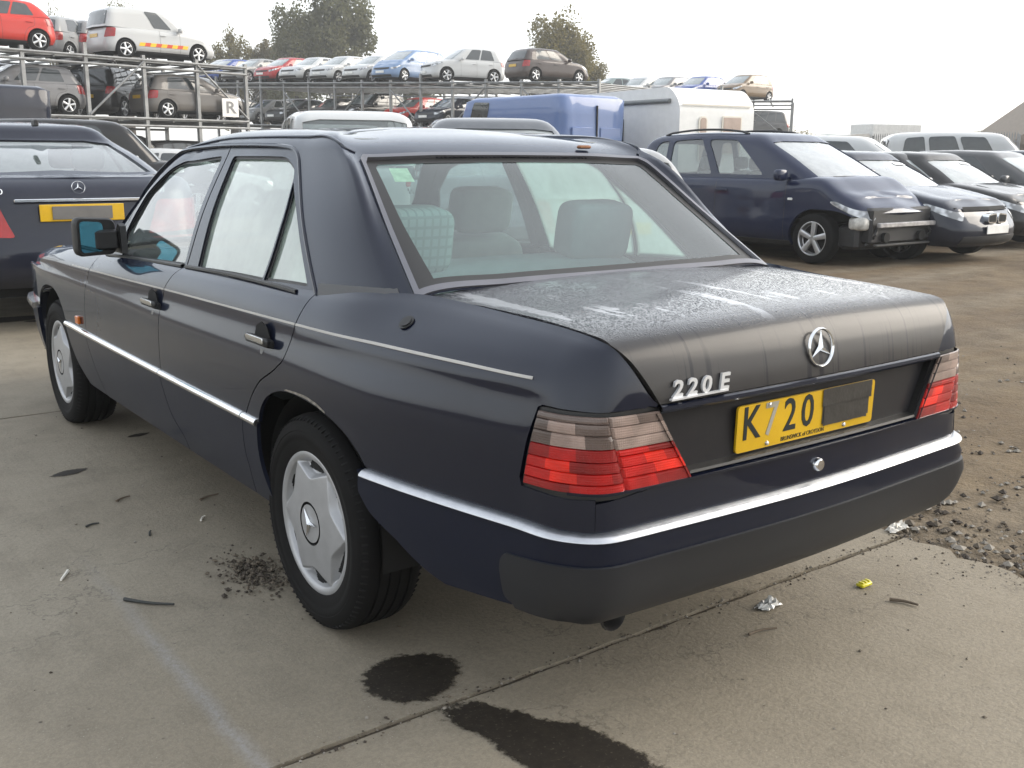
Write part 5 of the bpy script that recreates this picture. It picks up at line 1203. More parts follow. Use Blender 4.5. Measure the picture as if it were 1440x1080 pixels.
# storage racks -------------------------------------------------------------------------
GALV = simple('galvanised_steel', (.23, .235, .235), .5, metal=.4, var=.3, nsc=3)
def rack(label, P0, P1, width, zs0, zs1, n, seed):
    """scaffold of posts, beams and braces from P0 to P1; zs0/zs1 deck heights at each end"""
    P0, P1 = A(P0), A(P1); L = np.linalg.norm(P1 - P0); e = (P1 - P0) / L; nn = A([-e[1], e[0]]); nn = nn if np.dot(nn, FW) > 0 else -nn
    t = thing('car_rack', label, 'rack', (float(P0[0]), float(P0[1]), 0)); g = lambda s, d, z: (e[0] * s + nn[0] * d, e[1] * s + nn[1] * d, z)
    R = random.Random(seed)
    for d in (0, width):
        for i in range(n + 1):
            s = L * i / n; f = i / n; top = zs0[-1] * (1 - f) + zs1[-1] * f + R.choice((.1, .35, .12)); m_ = MB(); m_.box((e[0] * s + nn[0] * d, e[1] * s + nn[1] * d, top / 2), (.11, .11, top), 0, A([[e[0], nn[0], 0], [e[1], nn[1], 0], [0, 0, 1]])); m_.build('post', GALV, t)
        for a, b in zip(zs0, zs1):
            for dz in (-.03, -.26): m_ = MB(); m_.tube([g(0, d - .05, a + dz), g(L, d - .05, b + dz)], .045, 6); m_.build('beam', GALV, t)
    for a, b in zip(zs0, zs1):
        for i in range(2 * n + 1):
            f = i / (2 * n); m_ = MB(); m_.tube([g(L * f, 0, a * (1 - f) + b * f - .1), g(L * f, width, a * (1 - f) + b * f - .1)], .04, 5); m_.build('cross_beam', GALV, t)
        m_ = MB(); 
        for d in (.55, width - .55):
            m_ = MB(); q0, q1 = A(g(0, d, a - .035)), A(g(L, d, b - .035)); w_ = A([nn[0], nn[1], 0]) * .28; m_.add([q0 - w_, q1 - w_, q1 + w_, q0 + w_, q0 - w_ - A([0, 0, .04]), q1 - w_ - A([0, 0, .04]), q1 + w_ - A([0, 0, .04]), q0 + w_ - A([0, 0, .04])], [(0, 1, 2, 3), (7, 6, 5, 4), (0, 4, 5, 1), (2, 6, 7, 3)]); m_.build('deck_strip', GALV, t)
    for i in range(0, n, 2):
        f0, f1 = i / n, (i + 1) / n; z0, z1 = zs0[0], zs0[-1]
        m_ = MB(); m_.tube([g(L * f0, -.07, z0 * (1 - f0) + zs1[0] * f0 + (1.75 if i % 4 == 0 else .05)), g(L * f1, -.07, z0 * (1 - f1) + zs1[0] * f1 + (.05 if i % 4 == 0 else 1.75))], .035, 6); m_.build('brace', GALV, t)
    return t, (lambda s, d, lv: (float(P0[0] + e[0] * s + nn[0] * d), float(P0[1] + e[1] * s + nn[1] * d), float(zs0[lv] + (zs1[lv] - zs0[lv]) * s / L))), L, math.degrees(math.atan2(e[0], e[1]))
def on_px(fn, L, d, px):    # position along the rack whose bearing is column px
    best = min(np.linspace(0, L, 200), key=lambda s: abs(720 + 1401 * np.dot(A(fn(s, d, 0)[:2]) - CAM0[:2], RT) / np.dot(A(fn(s, d, 0)[:2]) - CAM0[:2], FW) - px)); return float(best)
A0, A1 = along(at(366, 37.2), 257, 17.5), at(366, 37.2)
r1, f1, L1, az1 = rack('near grey steel storage rack on the left with a white R board', A0, A1, 5.2, [2.40, 4.22], [2.40, 4.22], 9, 3)
GR1 = 'cars stored on the near steel rack'
def onrack(fn, L, d, px, lv, az, *a, **k):
    s = on_px(fn, L, d, px); x, y, z = fn(s, d, lv); return car(*a, loc=(x, y, z), rz=rzd(az), **k)
onrack(f1, L1, 1.0, 22, 1, az1 + 184, 'hatchback_car', 'bright red three-door hatchback on top of the near rack', 'car', 'hatch3', RED, group=GR1)
onrack(f1, L1, 4.2, 142, 1, az1 - 28, 'hatchback_car', 'pale silver hatchback behind the red hatchback on the near rack', 'car', 'hatch', SILVER, group=GR1)
onrack(f1, L1, 4.6, 182, 1, az1 - 25, 'estate_car', 'grey estate behind the white van with chequered band', 'car', 'estate', GREY, group=GR1)
cvn = onrack(f1, L1, 1.0, 246, 1, az1 + 3, 'car_van', 'white car-derived van with red and yellow chequered band, on the near rack', 'van', 'carvan', WHITE, group=GR1)
D = car_parts('carvan', False); yr, ya = D['g'][0], D['g'][1]
YB, RB = simple('yellow_reflective_band', (.75, .45, .01), .4), simple('red_reflective_band', (.55, .06, .015), .4)
for s in (1, -1):
    m_ = MB(); n = 9
    for i in range(n):
        a, b = yr + .42 + (ya - yr - .84) * i / n, yr + .42 + (ya - yr - .84) * (i + 1) / n; Y = np.linspace(a, b, 4); rows = []
        for z in (.42, .53): p = D['LB'].inv([(y + (z - .42) * .5, z) for y in Y], (1, 2)); p = A(p); rows.append(D['LB'].pt(p[:, 0], p[:, 1]) + D['LB'].nr(p[:, 0], p[:, 1]) * .008)
        m_.grid(np.stack(rows, 1), i % 2)
    m_ = m_ if s > 0 else m_.mirrored(); m_.build('chequered_band', [YB, RB], cvn)
onrack(f1, L1, 1.0, 58, 0, az1 + 184, 'hatchback_car', 'grey hatchback with red tail lamp on the lower deck below the red hatchback', 'car', 'hatch', GREY, group=GR1)
onrack(f1, L1, 3.4, 142, 0, az1 - 30, 'hatchback_car', 'black hatchback in shade on the lower deck, left of the post', 'car', 'hatch', BLACK, group=GR1)
onrack(f1, L1, 3.4, 195, 0, az1 - 35, 'off_roader', 'black off-roader on the lower deck behind the brown grey hatchback', 'car', 'suv', BLACK, group=GR1)
onrack(f1, L1, .9, 292, 0, az1 + 3, 'hatchback_car', 'brown grey hatchback behind the white R board on the lower deck', 'car', 'hatch', BROWN, group=GR1)
s = on_px(f1, L1, -.1, 342); x, y, z = f1(s, -.16, 0)
sg = thing('row_sign', 'white board with a grey letter R fixed to the near rack', 'sign', (x, y, z + .42), rzd(az1 - 90)); m_ = MB(); m_.box((0, 0, 0), (.66, .03, .62), 0, None, .01); m_.build('board', simple('white_sign_board', (.72, .71, .68), .5), sg)
m_ = MB(); add_text(m_, 'R', (0, -.018, -.01), (1, 0, 0), (0, 0, 1), .55, ext=.003, sx=1.25, bold=.01); m_.build('letter', simple('grey_sign_paint', (.20, .20, .20), .5), sg)
# middle rack, running away to the left behind
B1, B0 = at(832, 43.5), at(300, 62)
r2, f2, L2, az2 = rack('long steel storage rack in the middle distance, carrying two rows of cars', B0, B1, 10.2, [2.95, 5.25], [2.35, 4.25], 14, 5)
GR2 = 'cars stored on the middle steel rack'
for px, d, kd, pt_, az, lab, cat_ in ((322, 2, 'hatch', WHITE, 250, 'white hatchback first from the left on the top deck of the middle rack', 'hatchback_car'),
    (347, 2, 'hatch', BLUE, 252, 'bright blue hatchback on the top deck left of the silver saloon', 'hatchback_car'), (384, 2, 'saloon', SILVER, 252, 'silver saloon between the blue and the red car on the middle rack', 'saloon_car'),
    (420, 2, 'hatch', DRED, 252, 'red hatchback on the top deck between silver and white cars', 'hatchback_car'), (461, 2, 'saloon', WHITE, 252, 'white saloon just right of the red hatchback on the top deck', 'saloon_car'),
    (495, 2, 'hatch', WHITE, 252, 'white hatchback, middle one of three white cars on the top deck', 'hatchback_car'), (540, 2, 'hatch', WHITE, 254, 'white hatchback just left of the pale blue people carrier on the top deck', 'hatchback_car'),
    (584, 2, 'mpv', LBLUE, 252, 'pale blue people carrier on the top deck beside the tall white car', 'people_carrier'), (652, 1.9, 'xover', WHITE, 276, 'tall white car seen from the side on the top deck of the middle rack', 'off_roader'),
    (763, 1.9, 'hatch', MAROON, 90, 'dark maroon hatchback with dented side on the right end of the middle rack', 'hatchback_car')):
    onrack(f2, L2, d, px, 1, az, cat_, lab, 'car', kd, pt_, group=GR2)
for px, kd, pt_, lab, cat_ in ((345, 'hatch', BLACK, 'black hatchback on the lower deck at the left end of the middle rack', 'hatchback_car'), (398, 'saloon', SILVER, 'silver saloon on the lower deck under the red hatchback', 'saloon_car'), (440, 'saloon', BLACK, 'black saloon on the lower deck beside the silver saloon', 'saloon_car'),
    (484, 'hatch', DGREY, 'dark grey hatchback on the lower deck under the white cars', 'hatchback_car'), (530, 'suv', BLACK, 'black off-roader on the lower deck left of the red hatchback', 'off_roader'), (592, 'hatch', RED, 'bright red hatchback on the lower deck above the white off-roader', 'hatchback_car'),
    (642, 'saloon', NAVY, 'navy saloon on the lower deck right of the red hatchback', 'saloon_car'), (700, 'hatch', GREY, 'grey hatchback on the lower deck hidden by the blue van', 'hatchback_car')):
    onrack(f2, L2, 2, px, 0, 255, cat_, lab, 'car', kd, pt_, group=GR2)
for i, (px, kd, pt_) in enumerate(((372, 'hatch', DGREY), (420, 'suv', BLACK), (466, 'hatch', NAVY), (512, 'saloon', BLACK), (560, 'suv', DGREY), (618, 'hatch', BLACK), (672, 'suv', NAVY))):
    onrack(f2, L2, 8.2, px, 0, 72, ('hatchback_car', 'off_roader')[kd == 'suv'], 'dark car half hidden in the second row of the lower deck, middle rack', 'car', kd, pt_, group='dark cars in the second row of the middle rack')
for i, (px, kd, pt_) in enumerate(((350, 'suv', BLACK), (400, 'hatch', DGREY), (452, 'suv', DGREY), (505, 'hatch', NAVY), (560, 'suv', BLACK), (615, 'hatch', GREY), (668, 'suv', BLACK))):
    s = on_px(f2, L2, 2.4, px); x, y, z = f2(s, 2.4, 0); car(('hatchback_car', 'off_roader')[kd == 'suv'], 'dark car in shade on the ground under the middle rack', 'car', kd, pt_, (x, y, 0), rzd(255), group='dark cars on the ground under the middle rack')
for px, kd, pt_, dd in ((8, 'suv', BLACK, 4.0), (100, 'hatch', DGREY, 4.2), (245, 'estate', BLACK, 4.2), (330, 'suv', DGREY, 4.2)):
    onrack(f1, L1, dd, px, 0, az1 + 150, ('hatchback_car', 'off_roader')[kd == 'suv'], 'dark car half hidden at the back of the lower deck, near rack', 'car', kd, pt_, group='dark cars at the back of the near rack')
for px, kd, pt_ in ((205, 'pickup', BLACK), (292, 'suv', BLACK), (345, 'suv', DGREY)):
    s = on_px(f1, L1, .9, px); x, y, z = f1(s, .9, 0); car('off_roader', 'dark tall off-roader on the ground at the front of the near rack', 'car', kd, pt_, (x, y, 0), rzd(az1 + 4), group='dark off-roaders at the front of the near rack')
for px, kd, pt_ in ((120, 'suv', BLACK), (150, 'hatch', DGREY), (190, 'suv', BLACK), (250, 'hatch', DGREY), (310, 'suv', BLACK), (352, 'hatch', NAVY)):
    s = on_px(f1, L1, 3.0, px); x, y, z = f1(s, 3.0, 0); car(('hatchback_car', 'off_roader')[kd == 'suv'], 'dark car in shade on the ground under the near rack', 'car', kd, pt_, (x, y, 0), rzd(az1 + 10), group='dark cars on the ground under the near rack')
C0, C1 = at(815, 60), at(1088, 57)
r3, f3, L3, az3 = rack('far steel storage rack behind the white caravan', C0, C1, 5.0, [2.1, 4.25], [2.1, 4.25], 5, 9)
GR3 = 'cars stored on the far steel rack'
for px, d, kd, pt_, az, lab, cat_ in ((850, 2, 'saloon', SGREEN, 285, 'grey green saloon roof above the blue van, on the far rack', 'saloon_car'), (887, 2, 'hatch', WHITE, 262, 'white hatchback roof just left of the grey one on the far rack', 'hatchback_car'), (922, 2, 'hatch', GREY, 262, 'grey hatchback on the far rack above the caravan', 'hatchback_car'),
    (964, 2, 'hatch', BLUE, 262, 'blue hatchback on the far rack left of the gold brown car', 'hatchback_car'), (1023, 1.8, 'mini', GOLD, 266, 'gold brown small car at the right end of the far rack', 'hatchback_car')):
    onrack(f3, L3, d, px, 1, az, cat_, lab, 'car', kd, pt_, group=GR3)
onrack(f3, L3, 2, 1034, 0, 285, 'off_roader', 'dark brown off-roader below the gold brown car on the far rack', 'car', 'suv', DGREY, group=GR3)

for i, (px, Z, kd, pt_) in enumerate(((205, 46, 'estate', GREY), (240, 48, 'suv', BLACK), (275, 50, 'hatch', SILVER), (312, 50, 'mpv', DGREY), (345, 47, 'suv', BLACK), (170, 44, 'suv', DGREY))):
    car({'suv': 'off_roader', 'mpv': 'people_carrier'}.get(kd, 'hatchback_car'), 'car parked on the ground beyond the near rack, seen between its posts', 'car', kd, pt_, (*at(px, Z), 0), rzd(100 + 17 * i), group='cars on the ground beyond the near rack')
# far lorries, fence, shed, trees ---------------------------------------------------------
def lorry(label, px, Z, az, body, cab, h=3.4, L=6.5):
    x, y = at(px, Z); t = thing('lorry', label, 'lorry', (x, y, 0), rzd(az))
    m_ = MB(); m_.box((0, -L / 2, .95 + (h - .95) / 2), (2.45, L, h - .95), 0, None, .06); m_.build('box_body', body, t)
    m_ = MB(); pr = rpoly([(.15, .6), (2.0, .6), (2.05, 1.5), (1.75, 2.75), (.15, 2.85)], .1); m_.prism(pr, -1.15, 1.15, 0, ((0, 0, 0), (0, 1, 0), (0, 0, 1), (1, 0, 0))); c_ = m_.build('cab', cab, t)
    m_ = MB(); m_.add([(-1, 2.07, 1.55), (1, 2.07, 1.55), (.95, 1.80, 2.62), (-.95, 1.80, 2.62)], [(0, 1, 2, 3)[::-1]]); m_.build('windscreen', PRIV_GLASS, c_)
    for s in (-1, 1): m_ = MB(); m_.box((s * 1.155, 1.0, 2.05), (.02, .95, .85), 0, None, .01); m_.build('window', PRIV_GLASS, c_)
    m_ = MB(); m_.box((0, -L / 2 + .8, .78), (1.0, L + 1.2, .2)); m_.build('chassis', DARK, t)
    for y_ in (1.0, -L + 1.2):
        for s in (-1, 1): m_ = MB(); m_.lathe([(-.14, .25), (-.14, .48), (.14, .48), (.14, .25), (.1, 0)], 20, 0, flip=True); w_ = m_.build('wheel', TYRE, t); w_.location = (s * 1.05, y_, .48)
    return t
lorry('small white lorry with a pale green cab, far off beside the steel fence', 1128, 78, 300, simple('lorry_grey_green', (.30, .34, .33), .5), simple('lorry_cab_white', (.55, .57, .56), .4), 2.9, 3.5)
lorry('long white box lorry far off at the left end of the steel fence', 1182, 72, 288, simple('lorry_white', (.62, .62, .60), .5), simple('lorry_cab_cream', (.52, .50, .46), .4), 3.5, 4.0)
F0, F1 = A(at(1200, 66)), A(at(1395, 58)); fe = (F1 - F0) / np.linalg.norm(F1 - F0); FL = np.linalg.norm(F1 - F0)
fn_ = thing('palisade_fence', 'grey steel palisade fence along the far side of the yard', 'fence', (float(F0[0]), float(F0[1]), 0)); m_ = MB(); k = int(FL / .16)
for i in range(k):
    c = fe * i * .16; m_.prism([(-.035, 0), (.035, 0), (.035, 2.6), (0, 2.75), (-.035, 2.6)], -.006, .006, 0, ((c[0], c[1], 0), (fe[0], fe[1], 0), (0, 0, 1), (-fe[1], fe[0], 0)))
m_.build('pales', GALV, fn_)
for z in (.5, 2.2): m_ = MB(); m_.tube([(0, 0, z), (fe[0] * FL, fe[1] * FL, z)], .04, 5); m_.build('rail', GALV, fn_)
for i in range(5): m_ = MB(); c = fe * FL * i / 4; m_.box((c[0], c[1] + .06, 1.3), (.1, .1, 2.6)); m_.build('fence_post', GALV, fn_)
sx_, sy_ = at(1490, 58); sh = thing('shed', 'brown gabled shed at the far right edge of the yard', 'shed', (sx_, sy_, 0), rzd(36.8 + 8))
m_ = MB(); m_.prism([(-4.0, 0), (4.0, 0), (4.0, 2.1), (-4.0, 2.1)], 0, 9, 0, ((0, 0, 0), (1, 0, 0), (0, 0, 1), (0, 1, 0))); m_.build('wall', simple('brown_shed_board', (.16, .13, .10), .8), sh)
m_ = MB(); m_.prism([(-4.4, 2.05), (4.4, 2.05), (0, 5.4)], -.3, 9.3, 0, ((0, 0, 0), (1, 0, 0), (0, 0, 1), (0, 1, 0))); m_.build('roof', simple('brown_felt_roof', (.20, .165, .13), .85, var=.2), sh)
m_ = MB(); m_.box((-1.2, -.03, 1.0), (1.8, .05, 1.9)); m_.build('door', simple('dark_shed_door', (.08, .07, .06), .7), sh)

def leafmat(name, a, b):
    m, nt, out = nodes(name); oi = N(nt, 'ShaderNodeObjectInfo'); co = coord(nt); n1 = noise(nt, .55, 3, .6, co); n2 = noise(nt, 4, 2, .6, co)
    c = mix(nt, ramp(nt, mth(nt, 'ADD', mth(nt, 'MULTIPLY', n1, .7), mth(nt, 'MULTIPLY', n2, .3)), [(.35, 0), (.68, 1)]), a, b)
    p = prin(nt, None, **{'Base Color': c, 'Roughness': .75}); tl_ = N(nt, 'ShaderNodeBsdfTranslucent'); nt.links.new(c, tl_.inputs['Color']); mx = N(nt, 'ShaderNodeMixShader'); mx.inputs[0].default_value = .5; nt.links.new(p.outputs[0], mx.inputs[1]); nt.links.new(tl_.outputs[0], mx.inputs[2]); nt.links.new(mx.outputs[0], out.inputs['Surface']); return m
LEAF_G, LEAF_O, LEAF_Y = leafmat('grey_green_leaves', (.092, .094, .042), (.17, .168, .078)), leafmat('olive_leaves', (.135, .112, .036), (.225, .192, .066)), leafmat('autumn_leaves', (.10, .082, .036), (.20, .165, .075))
BARK = simple('tree_bark', (.06, .048, .038), .9)
def crown_mesh(seed, nclump, nleaf, ax=(1, 1, 1), leaf=.25):
    R = np.random.default_rng(seed); V, F = [], []; cl = []
    while len(cl) < nclump:
        p = R.uniform(-1, 1, 3)
        if np.linalg.norm(p) < 1 and p[2] > -.85 - .1: cl.append((p * A([.78, .78, .8]), R.uniform(.14, .33)))
    for k in range(nleaf):
        c, rd = cl[R.integers(nclump)]; d = R.normal(size=3); d /= np.linalg.norm(d); p = c + d * rd * R.uniform(.35, 1.05) ** .6
        n = R.normal(size=3) + d * .7; n /= np.linalg.norm(n); a = np.cross(n, [0, 0, 1.0]); a /= np.linalg.norm(a) + 1e-9; b = np.cross(n, a); s = R.uniform(.6, 1.25) * leaf
        V += [p - a * s * .5, p + b * s * .32, p + a * s * .5, p - b * s * .32]
    return (A(V), [(4 * i, 4 * i + 1, 4 * i + 2, 4 * i + 3) for i in range(nleaf)], cl)
CM = [crown_mesh(11, 60, 17000, leaf=.062), crown_mesh(23, 52, 16000, leaf=.064), crown_mesh(35, 70, 19000, leaf=.058)]
def tree(label, px, Z, w, h, top0, v, mat, group, az=0, thin=1.0):
    """crown w wide from top0 (its bottom) up to h"""
    x, y = at(px, Z); t = thing('tree', label, 'tree', (x, y, 0), az, group); V, F, cl = CM[v]; sc = A([w / 2, w / 2, (h - top0) / 2]); cz = (h + top0) / 2
    m_ = MB(); k = int(len(F) * thin); m_.add(V[:4 * k] * sc + A([0, 0, cz]), F[:k]); m_.build('crown', mat, t, smooth=False)
    m_ = MB(); m_.tube(spl([(0, 0, 0), (.1, 0, top0 * .6), (-.1, .1, cz), (0, 0, h * .86)], 4), np.linspace(.045 * h, .006 * h, 13), 8)
    for c, rd in cl[::3]:
        e = A(c) * sc + A([0, 0, cz]); m_.tube(spl([(0, 0, max(top0 * .7, e[2] - 2.2)), tuple(e * .55 + A([0, 0, e[2] * .42])), tuple(e)], 3), np.linspace(.013 * h, .003 * h, 7), 5)
    m_.build('trunk', BARK, t)
GT = 'trees behind the storage racks'
tree('olive round tree left of the tallest tree, behind the racks', 348, 96, 5.2, 12.6, 3.6, 1, LEAF_O, GT, .4)
tree('brownish tree between the olive tree and the tall grey-green tree', 392, 98, 5.0, 11.8, 3.0, 0, LEAF_Y, GT, 1.4)
tree('tall grey-green tree, left half of the tallest pair behind the racks', 434, 92, 6.6, 14.4, 3.2, 2, LEAF_G, GT, 2.2)
tree('tallest grey-green tree behind the racks, right of its pair', 490, 94, 8.2, 16.4, 3.0, 0, LEAF_G, GT, .9)
tree('low spreading dark tree right of the tallest tree', 575, 100, 7.0, 10.9, 4.0, 1, LEAF_G, GT, 3.0, .7)
tree('rounded yellow-green tree standing alone behind the maroon hatchback', 776, 84, 7.0, 12.6, 2.6, 2, LEAF_O, GT, 1.9)
tree('low yellow-green tree leaning right of the lone rounded tree', 815, 86, 4.6, 9.4, 2.6, 0, LEAF_O, GT, .2)
tree('thin pale tree above the silver hatchback on the near rack', 122, 78, 2.6, 12.2, 6.0, 1, LEAF_O, GT, 2.6, .16)
tree('thin pale tree above the white van on the near rack', 208, 82, 3.0, 13.2, 6.4, 0, LEAF_O, GT, 5, .16)
tree('small thin tree just left of the white van nose', 145, 84, 1.8, 11.4, 6.5, 2, LEAF_O, GT, 1, .12)
tree('low bush far off by the right-hand end of the steel fence', 1350, 92, 7, 3.9, .3, 0, LEAF_G, 'far bushes', .4, .5)
tree('low bush far off by the green lorry cab', 1088, 90, 5, 4.0, .3, 1, LEAF_O, 'far bushes', .4, .5)
tree('low bush far off between the lorry and the shed', 1262, 96, 9, 3.6, .3, 2, LEAF_G, 'far bushes', 1.4, .5)
# ================================================================== ground
def dirt_mat():
    m, nt, out = nodes('yard_dirt'); co = coord(nt, kind='Object')
    n1 = noise(nt, .35, 6, .6, co); n2 = noise(nt, 3, 6, .65, co); n3 = noise(nt, 40, 4, .7, co); tr = noise(nt, 1.0, 5, .6, coord(nt, (.10, .75, 1), rot=(0, 0, .5)), .6)
    c = mix(nt, ramp(nt, n1, [(.35, 0), (.65, 1)]), (.118, .082, .050), (.195, .150, .096)); c = mix(nt, mth(nt, 'MULTIPLY', ramp(nt, tr, [(.48, 0), (.66, 1)]), .6), c, (.25, .22, .17))
    c = mix(nt, ramp(nt, n2, [(.40, 0), (.72, .55)]), c, (.056, .043, .031)); c = mix(nt, mth(nt, 'MULTIPLY', ramp(nt, n3, [(.55, 0), (.72, 1)]), .35), c, (.22, .20, .165))
    h = mth(nt, 'ADD', mth(nt, 'MULTIPLY', n3, .4), n2)
    prin(nt, out, **{'Base Color': c, 'Roughness': .93, 'Normal': bump(nt, h, .9, .05), 'Specular IOR Level': .2}); return m
def concrete_mat():
    m, nt, out = nodes('worn_concrete'); co = coord(nt); sep = N(nt, 'ShaderNodeSeparateXYZ'); nt.links.new(co, sep.inputs[0])
    n1 = noise(nt, .55, 7, .62, co); n2 = noise(nt, 4.5, 6, .66, co); n3 = noise(nt, 70, 4, .7, co); br = noise(nt, 1.0, 4, .6, coord(nt, (34, 2.2, 1), rot=(0, 0, .08)))
    c = mix(nt, ramp(nt, n1, [(.32, 0), (.68, 1)]), (.196, .168, .124), (.270, .240, .186)); c = mix(nt, mth(nt, 'MULTIPLY', ramp(nt, n2, [(.45, 0), (.75, 1)]), .5), c, (.112, .094, .070))
    warm = ramp(nt, mth(nt, 'ADD', mth(nt, 'MULTIPLY', sep.outputs['X'], .35), mth(nt, 'MULTIPLY', n1, .5)), [(.0, 0), (.55, 1)])
    c = mix(nt, mth(nt, 'MULTIPLY', warm, .45), c, (.222, .182, .124)); c = mix(nt, mth(nt, 'MULTIPLY', ramp(nt, br, [(.5, 0), (.8, 1)]), .14), c, (.092, .078, .060))
    c = mix(nt, mth(nt, 'MULTIPLY', ramp(nt, n3, [(.42, 1), (.56, 0)]), .24), c, (.10, .086, .066)); n4 = noise(nt, 210, 2, .5, co); c = mix(nt, mth(nt, 'MULTIPLY', ramp(nt, n4, [(.55, 0), (.68, 1)]), .24), c, (.34, .32, .27))
    vo = N(nt, 'ShaderNodeTexVoronoi'); vo.inputs['Scale'].default_value = 95; nt.links.new(co, vo.inputs['Vector']); ag = ramp(nt, vo.outputs['Distance'], [(.10, 1), (.20, 0)])
    pick = ramp(nt, noise(nt, 18, 3, .6, co), [(.52, 0), (.62, 1)]); c = mix(nt, mth(nt, 'MULTIPLY', mth(nt, 'MULTIPLY', ag, pick), .8), c, (.33, .31, .26))
    vd = N(nt, 'ShaderNodeTexVoronoi'); vd.inputs['Scale'].default_value = 21; nt.links.new(coord(nt, loc=(3, 1, 0)), vd.inputs['Vector']); dk = mth(nt, 'MULTIPLY', ramp(nt, vd.outputs['Distance'], [(.06, 1), (.13, 0)]), ramp(nt, noise(nt, 7, 3, .6, co), [(.55, 0), (.63, 1)]))
    c = mix(nt, mth(nt, 'MULTIPLY', dk, .8), c, (.030, .025, .020))
    ck = mth(nt, 'ABSOLUTE', mth(nt, 'SUBTRACT', noise(nt, .9, 7, .62, coord(nt, loc=(7, 2, 0))), .5)); c = mix(nt, mth(nt, 'MULTIPLY', ramp(nt, ck, [(.0, 1), (.0035, 0)]), mth(nt, 'MULTIPLY', ramp(nt, n1, [(.5, 0), (.6, 1)]), .55)), c, (.06, .05, .04))
    # pale rubbed seam running along the slab
    wob = mth(nt, 'MULTIPLY', mth(nt, 'SUBTRACT', noise(nt, 3.2, 4, .6, co), .5), .07); dx = mth(nt, 'ABSOLUTE', mth(nt, 'ADD', mth(nt, 'ADD', sep.outputs['X'], 1.248), wob)); sm = mth(nt, 'MULTIPLY', ramp(nt, dx, [(.0, 1), (.012, .6), (.034, 0)]), ramp(nt, n3, [(.35, .3), (.6, 1)])); fade = ramp(nt, sep.outputs['Y'], [(.0, 1), (1.0, 0)])
    c = mix(nt, mth(nt, 'MULTIPLY', mth(nt, 'MULTIPLY', sm, fade), .6), c, (.27, .272, .275))
    h = mth(nt, 'ADD', mth(nt, 'MULTIPLY', n3, .5), mth(nt, 'ADD', mth(nt, 'MULTIPLY', n2, .6), mth(nt, 'MULTIPLY', br, .12)))
    prin(nt, out, **{'Base Color': c, 'Roughness': mth(nt, 'ADD', mth(nt, 'MULTIPLY', n2, .25), .62), 'Normal': bump(nt, h, .55, .012), 'Specular IOR Level': .35}); return m
DIRT, CONC = dirt_mat(), concrete_mat()
def hfield(x0, x1, y0, y1, n, m, f, mat, name):
    X, Y = np.meshgrid(np.linspace(x0, x1, n), np.linspace(y0, y1, m), indexing='ij'); Z = f(X, Y); mb = MB(); mb.grid(np.stack([X, Y, Z], 2), flip=True); return mb.build(name, mat)
def nz(X, Y, s, seed):   # cheap value noise from sines
    r = np.random.default_rng(seed); Z = 0
    for k in range(9): a, b, p = r.normal(size=2) * s * (1 + k * .5), 0, r.uniform(0, 6); Z = Z + np.sin(X * a[0] + Y * a[1] + p) / (1 + k * .5)
    return Z / 3
g_ = MB(); B = 900; xs = [-B, -40, -14, 1.0, 1.3, 60, B]; ys = [-B, -30, -6, 60, B]
X, Y = np.meshgrid(xs, ys, indexing='ij'); g_.grid(np.stack([X, Y, X * 0 - .035], 2), flip=True); tag(g_.build('ground', DIRT), kind='structure')
o = hfield(1.13, 19, -5, 14, 240, 220, lambda X, Y: -.030 + .012 * nz(X, Y, 2.2, 3) + .010 * nz(X, Y, 6, 5) + .02 * np.clip((X - 1.2) * 1.2, 0, 1), DIRT, 'dirt_ground'); tag(o, kind='structure')
# concrete bays with open joints
R_ = random.Random(4)
def slab(x0, x1, y0, y1, ragged=False):
    def side(p, q, amp, n):
        out = []
        for i in range(n):
            t = i / n; d = A(q) - A(p); l = np.linalg.norm(d); nn = A([-d[1], d[0]]) / l; k = R_.uniform(-1, 1) * amp if 0 < i else 0; out.append(tuple(A(p) + d * t + nn * k))
        return out
    P = side((x0, y0), (x1, y0), .004, 150) + side((x1, y0), (x1, y1), .028 if ragged else .004, 70) + side((x1, y1), (x0, y1), .004, 150) + side((x0, y1), (x0, y0), .004, 10)
    mb = MB(); n = len(P); V = [(a, b, 0.0) for a, b in P] + [(a, b, -.06) for a, b in P]; mb.add(V, [tuple(range(n))] + [(i, n + i, n + (i + 1) % n, (i + 1) % n) for i in range(n)]); o = mb.build('concrete_slab', CONC, smooth=False); tag(o, kind='structure')
for y0, y1 in ((-4.4, -.605), (-.585, 3.055), (3.075, 6.7), (6.72, 10.4), (10.42, 15)): slab(-12, 1.19, y0, y1, True)
for yj in (-.595, 3.065, 6.71): mj = MB(); mj.box((-5.4, yj, -.016), (13.1, .035, .012)); tag(mj.build('slab_joint', simple('joint_dirt', (.060, .048, .034), .95, var=.5, nsc=20, bmp=.6, bsc=70)), kind='structure')
# small pebbles and soil: one scatter
def pebbles(name, pts, mat, rmin, rmax, seed):
    R = np.random.default_rng(seed); mb = MB(); base = A([(1, 0, 0), (-1, 0, 0), (0, 1, 0), (0, -1, 0), (0, 0, 1), (0, 0, -1)], float); F = [(0, 2, 4), (2, 1, 4), (1, 3, 4), (3, 0, 4), (2, 0, 5), (1, 2, 5), (3, 1, 5), (0, 3, 5)]
    for x, y, z in pts:
        s = R.uniform(rmin, rmax) * R.choice([.6, 1, 1, 1.5]); V = base * R.uniform(.6, 1.1, (6, 3)) * s * A([1, .8, .55]); a = R.uniform(0, 6); c, q = math.cos(a), math.sin(a); mb.add(V @ A([[c, q, 0], [-q, c, 0], [0, 0, 1]]) + A([x, y, z + s * .25]), F, int(R.integers(0, len(mat))))
    return tag(mb.build(name, mat, smooth=False), kind='stuff')
RN = np.random.default_rng(8)
